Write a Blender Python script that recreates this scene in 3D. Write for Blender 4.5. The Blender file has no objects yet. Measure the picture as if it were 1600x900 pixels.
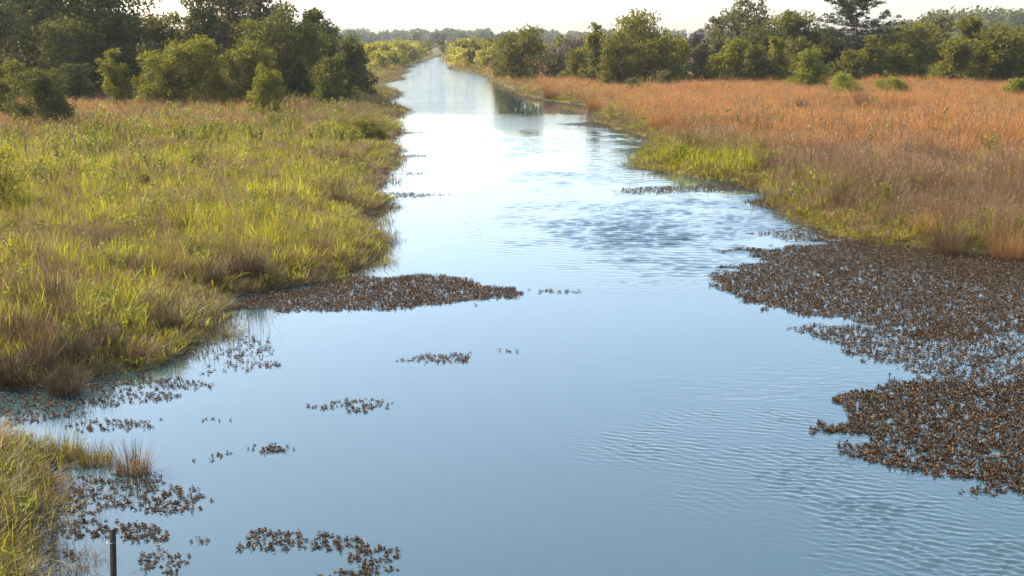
import bpy, math, random
import numpy as np
from mathutils import Vector

R = math.radians
scene = bpy.context.scene
COL = scene.collection

# ------------------------------------------------------------------ camera, sky, sun, exposure
CAM_H = 5.0
FPX = 2222.0                       # focal length in pixels of the 1600 px wide photograph (50 mm lens)
PITCH = math.atan((450 - 62) / FPX)
cam_d = bpy.data.cameras.new('camera'); cam = bpy.data.objects.new('camera', cam_d); COL.objects.link(cam)
cam_d.sensor_width = 36.0; cam_d.lens = 36.0 * FPX / 1600.0
cam_d.clip_start = 0.1; cam_d.clip_end = 12000
cam.location = (0, 0, CAM_H); cam.rotation_euler = (math.pi / 2 - PITCH, 0, 0)
scene.camera = cam

SUN_AZ = R(-64)                    # left of the viewing direction, beyond the subject
SUN_EL = R(38)
world = bpy.data.worlds.new('World'); scene.world = world; world.use_nodes = True
wn = world.node_tree.nodes; wl = world.node_tree.links; wn.clear()
sky = wn.new('ShaderNodeTexSky'); sky.sky_type = 'NISHITA'; sky.sun_disc = False
sky.sun_elevation = SUN_EL; sky.sun_rotation = SUN_AZ
sky.air_density = .9; sky.dust_density = 2.0; sky.ozone_density = .9; sky.altitude = 0
bg = wn.new('ShaderNodeBackground'); bg.inputs['Strength'].default_value = 0.15
wo = wn.new('ShaderNodeOutputWorld')
wl.new(sky.outputs[0], bg.inputs['Color']); wl.new(bg.outputs[0], wo.inputs['Surface'])

sun_d = bpy.data.lights.new('sun', 'SUN'); sun = bpy.data.objects.new('sun', sun_d); COL.objects.link(sun)
sun_d.energy = 4.3; sun_d.angle = R(0.5); sun_d.color = (1.0, 0.90, 0.74)
sdir = Vector((math.sin(SUN_AZ) * math.cos(SUN_EL), math.cos(SUN_AZ) * math.cos(SUN_EL), math.sin(SUN_EL)))
sun.rotation_euler = sdir.to_track_quat('Z', 'Y').to_euler()
sun.location = sdir * 100

vs = scene.view_settings
vs.view_transform = 'Standard'; vs.look = 'None'; vs.gamma = 1.0; vs.use_curve_mapping = False
vs.exposure = 1.5
scene.cycles.volume_bounces = 0
scene.cycles.max_bounces = 5; scene.cycles.diffuse_bounces = 3; scene.cycles.glossy_bounces = 2; scene.cycles.transmission_bounces = 3
scene.cycles.use_denoising = True
scene.cycles.use_adaptive_sampling = True; scene.cycles.adaptive_threshold = 0.02

# ------------------------------------------------------------------ geometry of the place
CP, SP = math.cos(PITCH), math.sin(PITCH)
def ground(px, py, z=0.0):
    """the point of the level z that stands at a photograph pixel"""
    u = (np.asarray(px, float) - 800) / FPX; v = (450 - np.asarray(py, float)) / FPX
    dy = CP + v * SP; dz = -SP + v * CP
    t = (z - CAM_H) / dz
    return u * t, dy * t
def project(x, y, z=0.0):
    q = z - CAM_H
    cz = y * CP - q * SP; cy = y * SP + q * CP
    cz = np.maximum(cz, 0.05)
    return 800 + FPX * x / cz, 450 - FPX * cy / cz
def z_at(dist, py):
    v = (450 - py) / FPX
    return CAM_H + dist * (v * CP - SP) / (CP + v * SP)
def x_at(dist, px, z=1.0):
    return (px - 800) / FPX * (dist * CP - (z - CAM_H) * SP)
def dist_of(py):
    return float(ground(800, py)[1])

def _hash(ix, iy, s):
    h = (ix.astype(np.int64) * 374761393 + iy.astype(np.int64) * 668265263 + s * 2147483647) & 0x7fffffff
    h = (h ^ (h >> 13)) * 1274126177 & 0x7fffffff
    return ((h ^ (h >> 16)) & 0xffff) / 65535.0
def vnoise(x, y, scale, seed=0):
    x = np.asarray(x, float) / scale; y = np.asarray(y, float) / scale
    ix = np.floor(x); iy = np.floor(y); fx = x - ix; fy = y - iy
    fx = fx * fx * (3 - 2 * fx); fy = fy * fy * (3 - 2 * fy)
    a = _hash(ix, iy, seed); b = _hash(ix + 1, iy, seed); c = _hash(ix, iy + 1, seed); d = _hash(ix + 1, iy + 1, seed)
    return (a * (1 - fx) + b * fx) * (1 - fy) + (c * (1 - fx) + d * fx) * fy
def fnoise(x, y, scale, seed=0):
    return (vnoise(x, y, scale, seed) + .5 * vnoise(x, y, scale / 2.1, seed + 7) + .25 * vnoise(x, y, scale / 4.3, seed + 13)) / 1.75

# the waterline, read off the banks from the far end to the bridge
LEFT_PX = [(688, 87.5), (672, 93), (655, 98), (634, 102), (652, 104.5), (618, 107), (637, 113), (618, 119), (634, 124), (604, 129),
           (586, 135), (626, 147), (612, 154), (592, 160), (604, 166), (640, 174.5), (610, 184), (619, 194), (621, 207), (604, 219),
           (598, 226), (624, 244), (612, 256), (604, 268), (588, 283), (580, 300), (604, 324), (574, 338), (562, 352), (598, 378),
           (596, 400), (562, 414), (530, 432), (440, 452), (352, 470), (336, 490), (344, 514), (318, 536), (262, 560), (190, 583),
           (100, 598), (0, 604), (-60, 612), (-70, 650), (-20, 676), (50, 696), (86, 730), (92, 780), (80, 840), (60, 900), (30, 980), (10, 1100)]
RIGHT_PX = [(692, 87.5), (694, 96), (697, 104), (712, 109.5), (740, 113), (760, 120), (773, 130), (800, 138), (812, 149), (850, 156), (884, 161),
            (924, 166), (936, 175), (930, 188), (955, 199), (1000, 211), (1024, 219), (1030, 228), (1010, 241), (988, 259), (1030, 267),
            (1090, 277), (1172, 288), (1196, 304), (1214, 320), (1222, 336), (1256, 346), (1284, 358), (1304, 372), (1370, 380), (1460, 392),
            (1560, 398), (1680, 410), (1900, 450), (2100, 500)]
def _w(pts):
    a = np.array(pts, float); x, y = ground(a[:, 0], a[:, 1]); return np.stack([x, y], 1)
LW = _w(LEFT_PX); RW = _w(RIGHT_PX)
LW = np.vstack([LW, [[LW[-1, 0] - 1.5, 4.0], [LW[-1, 0] - 3, -60]]])
RW = np.vstack([RW, [[RW[-1, 0] + 2, 12], [RW[-1, 0] + 3, -60]]])
FAR_END = np.array([[(LW[0, 0] + RW[0, 0]) / 2 - 2.0, LW[0, 1] + 45]])
WATER = np.vstack([LW[::-1], FAR_END, RW])
def in_poly(x, y, P):
    inside = np.zeros(x.shape, bool); n = len(P)
    for i in range(n):
        x1, y1 = P[i]; x2, y2 = P[(i + 1) % n]
        if y1 == y2: continue
        c = ((y1 > y) != (y2 > y)) & (x < (x2 - x1) * (y - y1) / (y2 - y1) + x1)
        inside ^= c
    return inside
def poly_dist(x, y, P, closed=True):
    d = np.full(x.shape, 1e9); n = len(P)
    for i in range(n if closed else n - 1):
        a = P[i]; b = P[(i + 1) % n]; e = b - a; L = (e * e).sum() + 1e-12
        t = np.clip(((x - a[0]) * e[0] + (y - a[1]) * e[1]) / L, 0, 1)
        d = np.minimum(d, (x - a[0] - t * e[0]) ** 2 + (y - a[1] - t * e[1]) ** 2)
    return np.sqrt(d)
def land(x, y):
    """signed distance to the waterline: positive on land"""
    x = np.asarray(x, float); y = np.asarray(y, float)
    wx = x + (vnoise(x, y, .9, 3) - .5) * .5 + (vnoise(x, y, .35, 5) - .5) * .22
    wy = y + (vnoise(x, y, .9, 4) - .5) * .6 + (vnoise(x, y, .35, 6) - .5) * .3
    d = poly_dist(wx, wy, WATER)
    return np.where(in_poly(wx, wy, WATER), -d, d)
def height(x, y, sd=None):
    if sd is None: sd = land(x, y)
    up = .05 + .30 * (1 - np.exp(-np.maximum(sd, 0) / 1.2)) + .12 * (1 - np.exp(-np.maximum(sd, 0) / 9))
    up = up + (fnoise(x, y, 6, 21) - .5) * .35 * np.clip(sd / 3, 0, 1) + (vnoise(x, y, .8, 22) - .5) * .12 * np.clip(sd, 0, 1)
    dn = -.9 * (1 - np.exp(sd * .9)) - .02
    hill = np.clip((x - 150) / 200, 0, 1) * np.clip((y - 480) / 250, 0, 1) * 5.0
    return np.where(sd > 0, np.maximum(up, .03), dn) + hill

# ------------------------------------------------------------------ mesh and object helpers
def build(name, V, F, mat=None, parent=None, attrs=None, smooth=False, link=True):
    """V (n,3), F list of (m,k) index arrays -> one mesh object"""
    me = bpy.data.meshes.new(name)
    V = np.asarray(V, np.float32); me.vertices.add(len(V)); me.vertices.foreach_set('co', V.ravel())
    idx = np.concatenate([f.ravel() for f in F]).astype(np.int32)
    cnt = np.concatenate([np.full(len(f), f.shape[1]) for f in F]).astype(np.int32)
    st = np.concatenate([[0], np.cumsum(cnt)[:-1]]).astype(np.int32)
    me.loops.add(len(idx)); me.loops.foreach_set('vertex_index', idx)
    me.polygons.add(len(cnt)); me.polygons.foreach_set('loop_start', st)
    if smooth: me.polygons.foreach_set('use_smooth', np.ones(len(cnt), bool))
    for k, a in (attrs or {}).items():
        at = me.attributes.new(k, 'FLOAT', 'POINT'); at.data.foreach_set('value', np.asarray(a, np.float32))
    me.update(calc_edges=True)
    o = bpy.data.objects.new(name, me)
    if mat: me.materials.append(mat)
    if link: COL.objects.link(o)
    if parent: o.parent = parent
    return o
def tag(o, label=None, cat=None, group=None, kind=None):
    if label: o['label'] = label
    if cat: o['category'] = cat
    if group: o['group'] = group
    if kind: o['kind'] = kind
    return o
def empty(name, loc, label, cat, group=None):
    o = bpy.data.objects.new(name, None); COL.objects.link(o); o.location = loc; o.empty_display_size = .3
    return tag(o, label, cat, group)

def nodes(name):
    m = bpy.data.materials.new(name); m.use_nodes = True
    n = m.node_tree.nodes; n.clear(); l = m.node_tree.links
    out = n.new('ShaderNodeOutputMaterial')
    return m, n, l, out
def leaf_mat(name, a, b, transl=.4, rough=.5, spec=.3, tcol=None, hue_rand=.25, tip=None):
    """foliage: colour a..b by the leaf's own value v, brightness varied plant by plant; light passes through"""
    m, n, l, out = nodes(name)
    at = n.new('ShaderNodeAttribute'); at.attribute_name = 'v'
    mx = n.new('ShaderNodeMix'); mx.data_type = 'RGBA'; l.new(at.outputs['Fac'], mx.inputs[0])
    mx.inputs[6].default_value = (*a, 1); mx.inputs[7].default_value = (*b, 1)
    col = mx.outputs[2]
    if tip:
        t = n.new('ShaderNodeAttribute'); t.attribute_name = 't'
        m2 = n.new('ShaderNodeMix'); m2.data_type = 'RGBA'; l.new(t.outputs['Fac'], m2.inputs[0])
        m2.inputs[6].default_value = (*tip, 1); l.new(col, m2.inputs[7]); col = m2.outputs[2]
    oi = n.new('ShaderNodeObjectInfo')
    mr = n.new('ShaderNodeMapRange'); mr.inputs['To Min'].default_value = 1 - hue_rand; mr.inputs['To Max'].default_value = 1 + hue_rand
    l.new(oi.outputs['Random'], mr.inputs['Value'])
    hs = n.new('ShaderNodeHueSaturation'); l.new(mr.outputs[0], hs.inputs['Value']); l.new(col, hs.inputs['Color'])
    p = n.new('ShaderNodeBsdfPrincipled'); p.inputs['Roughness'].default_value = rough; p.inputs['Specular IOR Level'].default_value = spec
    l.new(hs.outputs[0], p.inputs['Base Color'])
    tr = n.new('ShaderNodeBsdfTranslucent')
    if tcol:
        mm = n.new('ShaderNodeMix'); mm.data_type = 'RGBA'; mm.blend_type = 'MULTIPLY'; mm.inputs[0].default_value = 1
        l.new(hs.outputs[0], mm.inputs[6]); mm.inputs[7].default_value = (*tcol, 1); l.new(mm.outputs[2], tr.inputs['Color'])
    else: l.new(hs.outputs[0], tr.inputs['Color'])
    ms = n.new('ShaderNodeMixShader'); ms.inputs[0].default_value = transl
    l.new(p.outputs[0], ms.inputs[1]); l.new(tr.outputs[0], ms.inputs[2]); l.new(ms.outputs[0], out.inputs['Surface'])
    return m
def bark_mat(name, a, b):
    m, n, l, out = nodes(name)
    tc = n.new('ShaderNodeTexCoord'); no = n.new('ShaderNodeTexNoise'); no.inputs['Scale'].default_value = 3.0; no.inputs['Detail'].default_value = 5
    mp = n.new('ShaderNodeMapping'); mp.inputs['Scale'].default_value = (3, 3, .6)
    l.new(tc.outputs['Object'], mp.inputs[0]); l.new(mp.outputs[0], no.inputs['Vector'])
    cr = n.new('ShaderNodeMix'); cr.data_type = 'RGBA'; cr.inputs[6].default_value = (*a, 1); cr.inputs[7].default_value = (*b, 1)
    l.new(no.outputs[0], cr.inputs[0])
    p = n.new('ShaderNodeBsdfPrincipled'); p.inputs['Roughness'].default_value = .9; p.inputs['Specular IOR Level'].default_value = .15
    l.new(cr.outputs[2], p.inputs['Base Color'])
    bp = n.new('ShaderNodeBump'); bp.inputs['Strength'].default_value = .6; bp.inputs['Distance'].default_value = .04
    l.new(no.outputs[0], bp.inputs['Height']); l.new(bp.outputs[0], p.inputs['Normal'])
    l.new(p.outputs[0], out.inputs['Surface'])
    return m

# ------------------------------------------------------------------ ground
def axis(segs):
    out = []
    for a, b, s in segs: out += list(np.arange(a, b, s))
    return np.array(out + [segs[-1][1]])
gx = axis([(-5000, -1000, 500), (-1000, -200, 100), (-200, -60, 10), (-60, -24, 1.5), (-24, 24, .4), (24, 60, 1.5), (60, 200, 10), (200, 1000, 80), (1000, 5000, 500)])
gy = axis([(-1500, -60, 240), (-60, 5, 5), (5, 40, .3), (40, 100, .6), (100, 200, 1.5), (200, 480, 3), (480, 1000, 40), (1000, 2000, 200), (2000, 9000, 1000)])
GX, GY = np.meshgrid(gx, gy); fx_, fy_ = GX.ravel(), GY.ravel()
gsd = land(fx_, fy_); gz = height(fx_, fy_, gsd)
nx, ny = len(gx), len(gy)
ii = (np.arange(ny - 1)[:, None] * nx + np.arange(nx - 1)[None, :]).ravel()
GF = np.stack([ii, ii + 1, ii + 1 + nx, ii + nx], 1)
m, n, l, out = nodes('soil_and_thatch')
geo = n.new('ShaderNodeNewGeometry')
n1 = n.new('ShaderNodeTexNoise'); n1.inputs['Scale'].default_value = .35; n1.inputs['Detail'].default_value = 8; n1.inputs['Roughness'].default_value = .65
n2 = n.new('ShaderNodeTexNoise'); n2.inputs['Scale'].default_value = 6; n2.inputs['Detail'].default_value = 6
l.new(geo.outputs['Position'], n1.inputs['Vector']); l.new(geo.outputs['Position'], n2.inputs['Vector'])
r1 = n.new('ShaderNodeValToRGB'); l.new(n1.outputs[0], r1.inputs[0])
r1.color_ramp.elements[0].position = .35; r1.color_ramp.elements[0].color = (.085, .085, .025, 1)
r1.color_ramp.elements[1].position = .65; r1.color_ramp.elements[1].color = (.17, .115, .05, 1)
mx = n.new('ShaderNodeMix'); mx.data_type = 'RGBA'; mx.blend_type = 'MULTIPLY'; mx.inputs[0].default_value = .8
l.new(r1.outputs[0], mx.inputs[6])
r2 = n.new('ShaderNodeValToRGB'); l.new(n2.outputs[0], r2.inputs[0]); r2.color_ramp.elements[0].color = (.35, .33, .3, 1); r2.color_ramp.elements[1].color = (1, 1, 1, 1)
l.new(r2.outputs[0], mx.inputs[7])
p = n.new('ShaderNodeBsdfPrincipled'); p.inputs['Roughness'].default_value = .95; p.inputs['Specular IOR Level'].default_value = .1
l.new(mx.outputs[2], p.inputs['Base Color'])
bp = n.new('ShaderNodeBump'); bp.inputs['Strength'].default_value = .7; bp.inputs['Distance'].default_value = .08
l.new(n2.outputs[0], bp.inputs['Height']); l.new(bp.outputs[0], p.inputs['Normal']); l.new(p.outputs[0], out.inputs['Surface'])
MAT_GROUND = m
gobj = build('ground', np.stack([fx_, fy_, gz], 1), [GF], m, smooth=True)
tag(gobj, 'low marshy banks of soil and thatch on both sides of the canal', 'ground', kind='structure')

# ------------------------------------------------------------------ water, ruffled by gusts in patches
wxs = axis([(-60, -14, 2), (-14, 16, .3), (16, 60, 2)]); wys = axis([(-60, 8, 4), (8, 60, .3), (60, 130, .8), (130, 480, 4)])
WX, WY = np.meshgrid(wxs, wys); wx, wy = WX.ravel(), WY.ravel()
def soft(poly, w_px=1.0, edge=1.2):
    P = _w(poly); d = poly_dist(wx, wy, P); s = np.where(in_poly(wx, wy, P), d, -d)
    return np.clip(.5 + s / edge / 2, 0, 1)
GUSTS = [  # outline, strength, softness of the edge in metres
    ([(985, 702), (1060, 668), (1180, 640), (1300, 650), (1700, 700), (1900, 1000), (1480, 960), (1330, 880), (1180, 800), (1060, 740)], 1.0, 1.1),
    ([(1080, 600), (1300, 560), (1420, 590), (1300, 650), (1100, 660)], .22, 1.2),
    ([(812, 352), (850, 330), (960, 305), (1190, 300), (1275, 350), (1230, 385), (1110, 412), (1010, 432), (900, 408), (840, 380)], 1.15, 2.6),
    ([(795, 284), (860, 258), (960, 232), (1010, 238), (985, 262), (1080, 285), (1000, 304), (880, 304), (820, 298)], .8, 3.0),
    ([(716, 229), (800, 212), (950, 203), (1030, 215), (1000, 246), (850, 247), (750, 238)], .55, 4.0),
    ([(640, 200), (700, 182), (935, 180), (960, 200), (800, 208)], .2, 4.0),
    ([(590, 178), (640, 120), (680, 92), (700, 96), (740, 116), (766, 128), (764, 178)], .8, 4.0),
]
rip = np.zeros(len(wx))
for P, s, e in GUSTS: rip = np.maximum(rip, s * soft(P, edge=e))
rip *= .55 + .75 * fnoise(wx, wy, 2.2, 41)
rip = np.maximum(rip, np.clip((wy - 130) / 60, 0, 1) * .6)
calm = soft([(762, 127), (770, 128), (940, 165), (935, 178.5), (758, 178.5)], edge=1.5); rip *= 1 - calm
nx, ny = len(wxs), len(wys)
ii = (np.arange(ny - 1)[:, None] * nx + np.arange(nx - 1)[None, :]).ravel()
WFc = np.stack([ii, ii + 1, ii + 1 + nx, ii + nx], 1)
SHEETS = [  # x0, x1, y0, y1, spacing, mean wave direction, wavelengths, rms slope
    (.4, 8.2, 9.8, 19.4, .027, 60, (.075, .19), .17),
    (-.8, 10.0, 29.6, 47.0, .07, 80, (.20, .5), .17),
    (-3.2, 9.4, 47.0, 80.0, .13, 82, (.35, .8), .11)]
def snap(v, ax): return float(ax[np.argmin(np.abs(ax - v))])
WV = [np.stack([wx, wy, np.zeros(len(wx))], 1)]; WF = []; RIP = [rip]; drop = np.zeros(len(WFc), bool)
cx_, cy_ = wx[WFc].mean(1), wy[WFc].mean(1)
def rip_at(x, y):                                   # the gusts' strength, read from the coarse sheet
    i = np.clip(np.searchsorted(wxs, x) - 1, 0, nx - 2); j = np.clip(np.searchsorted(wys, y) - 1, 0, ny - 2)
    u = (x - wxs[i]) / (wxs[i + 1] - wxs[i]); v = (y - wys[j]) / (wys[j + 1] - wys[j]); G = rip.reshape(ny, nx)
    return (G[j, i] * (1 - u) + G[j, i + 1] * u) * (1 - v) + (G[j + 1, i] * (1 - u) + G[j + 1, i + 1] * u) * v
off = len(wx); rgw = np.random.default_rng(5)
for x0, x1, y0, y1, sp, dirn, (l0, l1), slope in SHEETS:
    x0, x1, y0, y1 = snap(x0, wxs), snap(x1, wxs), snap(y0, wys), snap(y1, wys)
    drop |= (cx_ > x0) & (cx_ < x1) & (cy_ > y0) & (cy_ < y1)
    ax_, ay_ = np.linspace(x0, x1, int((x1 - x0) / sp)), np.linspace(y0, y1, int((y1 - y0) / sp))
    FX, FY = np.meshgrid(ax_, ay_); FX, FY = FX.ravel(), FY.ravel(); z = np.zeros(len(FX))
    for k in range(26):
        lam = l0 * (l1 / l0) ** rgw.uniform(0, 1); kk = 2 * np.pi / lam; th = R(dirn) + rgw.normal(0, .38)
        ph = kk * (FX * math.cos(th) + FY * math.sin(th)) + rgw.uniform(0, 6.28) + 2.2 * fnoise(FX, FY, 1.6, 60 + k)
        z += slope * math.sqrt(2 / 26) / kk * (np.sin(ph) - .32 * np.sin(2 * ph))     # leaning wavelets: long near side, short far side
    e = np.minimum(np.minimum(FX - x0, x1 - FX), np.minimum(FY - y0, y1 - FY))
    r_ = rip_at(FX, FY); z *= r_ * np.clip(e / .5, 0, 1) * np.clip(3.2 * (fnoise(FX, FY, 1.3, 90) - .28), .1, 1.6)
    a_, b_ = len(ax_), len(ay_); jj = (np.arange(b_ - 1)[:, None] * a_ + np.arange(a_ - 1)[None, :]).ravel()
    WV.append(np.stack([FX, FY, z], 1)); WF.append(np.stack([jj, jj + 1, jj + 1 + a_, jj + a_], 1) + off); RIP.append(r_ * .12); off += len(FX)
WF = [np.concatenate([WFc[~drop]] + WF)]
m, n, l, out = nodes('canal_water')
at = n.new('ShaderNodeAttribute'); at.attribute_name = 'ripple'
geo = n.new('ShaderNodeNewGeometry')
def wave(sx, sy, rot, det, dist=.4):
    mp = n.new('ShaderNodeMapping'); mp.inputs['Scale'].default_value = (sx, sy, 1); mp.inputs['Rotation'].default_value = (0, 0, R(rot))
    l.new(geo.outputs['Position'], mp.inputs[0])
    t = n.new('ShaderNodeTexNoise'); t.inputs['Scale'].default_value = 1; t.inputs['Detail'].default_value = det; t.inputs['Distortion'].default_value = dist
    l.new(mp.outputs[0], t.inputs['Vector']); return t.outputs[0]
w1 = wave(3.0, 6.0, 14, 2.0); w2 = wave(9, 15, -10, 1)
s1 = n.new('ShaderNodeMath'); s1.operation = 'MULTIPLY_ADD'; l.new(w2, s1.inputs[0]); s1.inputs[1].default_value = .16; l.new(w1, s1.inputs[2])
b1 = n.new('ShaderNodeMath'); b1.operation = 'MULTIPLY'; l.new(s1.outputs[0], b1.inputs[0]); l.new(at.outputs['Fac'], b1.inputs[1])
w3 = wave(.7, 5.5, 3, 1, .2)
b2 = n.new('ShaderNodeMath'); b2.operation = 'MULTIPLY_ADD'; l.new(w3, b2.inputs[0]); b2.inputs[1].default_value = .012; l.new(b1.outputs[0], b2.inputs[2])
bp = n.new('ShaderNodeBump'); bp.inputs['Strength'].default_value = 1.0; bp.inputs['Distance'].default_value = .045
l.new(b2.outputs[0], bp.inputs['Height'])
p = n.new('ShaderNodeBsdfPrincipled'); p.inputs['Base Color'].default_value = (.025, .053, .058, 1)
p.inputs['Roughness'].default_value = .02; p.inputs['IOR'].default_value = 1.46; p.inputs['Specular IOR Level'].default_value = .5
l.new(bp.outputs[0], p.inputs['Normal']); l.new(p.outputs[0], out.inputs['Surface'])
wobj = build('canal_water', np.concatenate(WV), WF, m, attrs={'ripple': np.concatenate(RIP)}, smooth=True)
tag(wobj, 'still canal water reflecting the pale sky, ruffled in patches', 'water', kind='structure')

# ------------------------------------------------------------------ grass: blade geometry
def blades(rng, base, h, w, lean, curve, seg=3, az=None, face=None):
    """tapered bent strips; returns V, [quads, tris], t, v"""
    n_ = len(base); az = rng.uniform(0, 2 * np.pi, n_) if az is None else az
    face = az + np.pi / 2 + rng.normal(0, .5, n_) if face is None else face
    L = np.stack([np.cos(az), np.sin(az)], 1); S = np.stack([np.cos(face), np.sin(face)], 1)
    rows = []; ts = []
    for k in range(seg + 1):
        f = k / seg; ang = lean + curve * f
        # integrate the bend
        r_ = h * (f * np.sin(lean + curve * f * .5)); z_ = h * f * np.cos(lean + curve * f * .6)
        c = np.concatenate([base[:, :2] + L * r_[:, None], (base[:, 2] + z_)[:, None]], 1)
        ww = w * (1 - f) ** .7 * (.65 + .35 * min(1, f * 4)) / 2
        if k < seg:
            s3 = np.concatenate([S * ww[:, None], np.zeros((n_, 1))], 1)
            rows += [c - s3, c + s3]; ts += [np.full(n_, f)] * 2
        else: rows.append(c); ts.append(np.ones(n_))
    m_ = 2 * seg + 1
    V = np.stack(rows, 1).reshape(-1, 3); T = np.stack(ts, 1).ravel()
    o_ = np.arange(n_) * m_
    Q = [np.stack([o_ + 2 * k, o_ + 2 * k + 1, o_ + 2 * k + 3, o_ + 2 * k + 2], 1) for k in range(seg - 1)]
    F = [np.concatenate(Q)] if Q else []
    F.append(np.stack([o_ + 2 * seg - 2, o_ + 2 * seg - 1, o_ + 2 * seg], 1))
    return V, F, T, np.repeat(rng.uniform(0, 1, n_), m_)
def merge(parts):
    Vs, Ts, Vv = [], [], []; fq = {}; off = 0
    for V, F, T, v in parts:
        for f in F: fq.setdefault(f.shape[1], []).append(f + off)
        Vs.append(V); Ts.append(T); Vv.append(v); off += len(V)
    return np.concatenate(Vs), [np.concatenate(x) for x in fq.values()], np.concatenate(Ts), np.concatenate(Vv)

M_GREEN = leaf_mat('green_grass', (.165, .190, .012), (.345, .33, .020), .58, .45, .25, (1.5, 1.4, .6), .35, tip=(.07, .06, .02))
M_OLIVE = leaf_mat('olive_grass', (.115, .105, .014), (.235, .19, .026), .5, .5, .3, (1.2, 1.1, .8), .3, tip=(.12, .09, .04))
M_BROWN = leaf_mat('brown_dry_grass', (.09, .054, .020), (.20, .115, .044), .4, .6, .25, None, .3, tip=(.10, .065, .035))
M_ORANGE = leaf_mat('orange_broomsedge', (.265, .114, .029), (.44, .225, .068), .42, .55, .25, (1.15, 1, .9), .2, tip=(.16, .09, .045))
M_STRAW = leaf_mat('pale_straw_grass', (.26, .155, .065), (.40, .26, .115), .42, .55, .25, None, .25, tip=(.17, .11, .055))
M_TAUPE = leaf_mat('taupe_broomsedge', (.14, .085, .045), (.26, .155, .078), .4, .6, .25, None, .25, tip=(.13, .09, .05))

def clump(name, seed, n_, rad, h, w, lean, curve, mat, seg=3, fluff=0):
    rng = np.random.default_rng(seed)
    a = rng.uniform(0, 2 * np.pi, n_); r_ = rad * np.sqrt(rng.uniform(0, 1, n_))
    base = np.stack([r_ * np.cos(a), r_ * np.sin(a), np.full(n_, -.04)], 1)
    hh = h * rng.uniform(.55, 1.1, n_)
    parts = [blades(rng, base, hh, w * rng.uniform(.7, 1.2, n_), np.abs(rng.normal(0, lean, n_)), np.abs(rng.normal(0, curve, n_)), seg, az=a + rng.normal(0, .9, n_))]
    if fluff:                                     # seed tufts along the upper stems
        k = rng.integers(0, n_, fluff); f = rng.uniform(.45, 1, fluff)
        b = base[k] + np.stack([np.cos(a[k]) * hh[k] * f * lean * .8, np.sin(a[k]) * hh[k] * f * lean * .8, hh[k] * f * .95], 1)
        b[:, :2] += rng.normal(0, .03, (fluff, 2))
        parts.append(blades(rng, b, rng.uniform(.05, .14, fluff) * h, np.full(fluff, w * 1.6), rng.uniform(.1, .9, fluff), rng.uniform(0, .5, fluff), 2))
        parts[-1] = (parts[-1][0], parts[-1][1], np.ones(len(parts[-1][2])), parts[-1][3] * .5 + .5)
    V, F, T, v = merge(parts)
    return build(name, V, F, mat, attrs={'t': T, 'v': v}, link=False)

def herb(name, seed, mat, n_=46, rad=.24, h=.5, size=.085):
    """a low plant of many small rhombic leaves on leaning stems"""
    rg = np.random.default_rng(seed); k = rg.integers(0, 7, n_); a = rg.uniform(0, 6.28, 7); f = rg.uniform(.15, 1, n_) ** .7; hs = h * rg.uniform(.5, 1.1, 7)
    P = np.stack([np.cos(a)[k] * rad * f, np.sin(a)[k] * rad * f, hs[k] * f], 1) + rg.normal(0, .035, (n_, 3))
    N_ = rg.normal(0, .7, (n_, 3)) + np.array([0, 0, .8]); N_ /= np.linalg.norm(N_, axis=1, keepdims=True)
    A = rg.normal(0, 1, (n_, 3)); A -= (A * N_).sum(1, keepdims=True) * N_; A /= np.linalg.norm(A, axis=1, keepdims=True); B = np.cross(N_, A)
    s_ = (size * rg.uniform(.6, 1.3, n_))[:, None]
    V = np.stack([P - A * s_ * .5, P + B * s_ * .24 - N_ * s_ * .08, P + A * s_ * .5, P - B * s_ * .24 - N_ * s_ * .08], 1).reshape(-1, 3); o_ = np.arange(n_) * 4
    b_ = blades(rg, np.stack([np.cos(a) * .03, np.sin(a) * .03, np.zeros(7)], 1), hs * 1.05, np.full(7, .012), np.full(7, math.atan(rad / h)), np.zeros(7), 2, az=a)
    Vm, Fm, Tm, vm = merge([(V, [np.stack([o_, o_ + 1, o_ + 2, o_ + 3], 1)], np.ones(len(V)), np.repeat(rg.uniform(0, 1, n_), 4)), b_])
    return build(name, Vm, Fm, mat, attrs={'t': Tm, 'v': vm}, link=False)
def source(name, objs):
    c = bpy.data.collections.new(name)
    for o in objs: c.objects.link(o)
    return c
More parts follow.
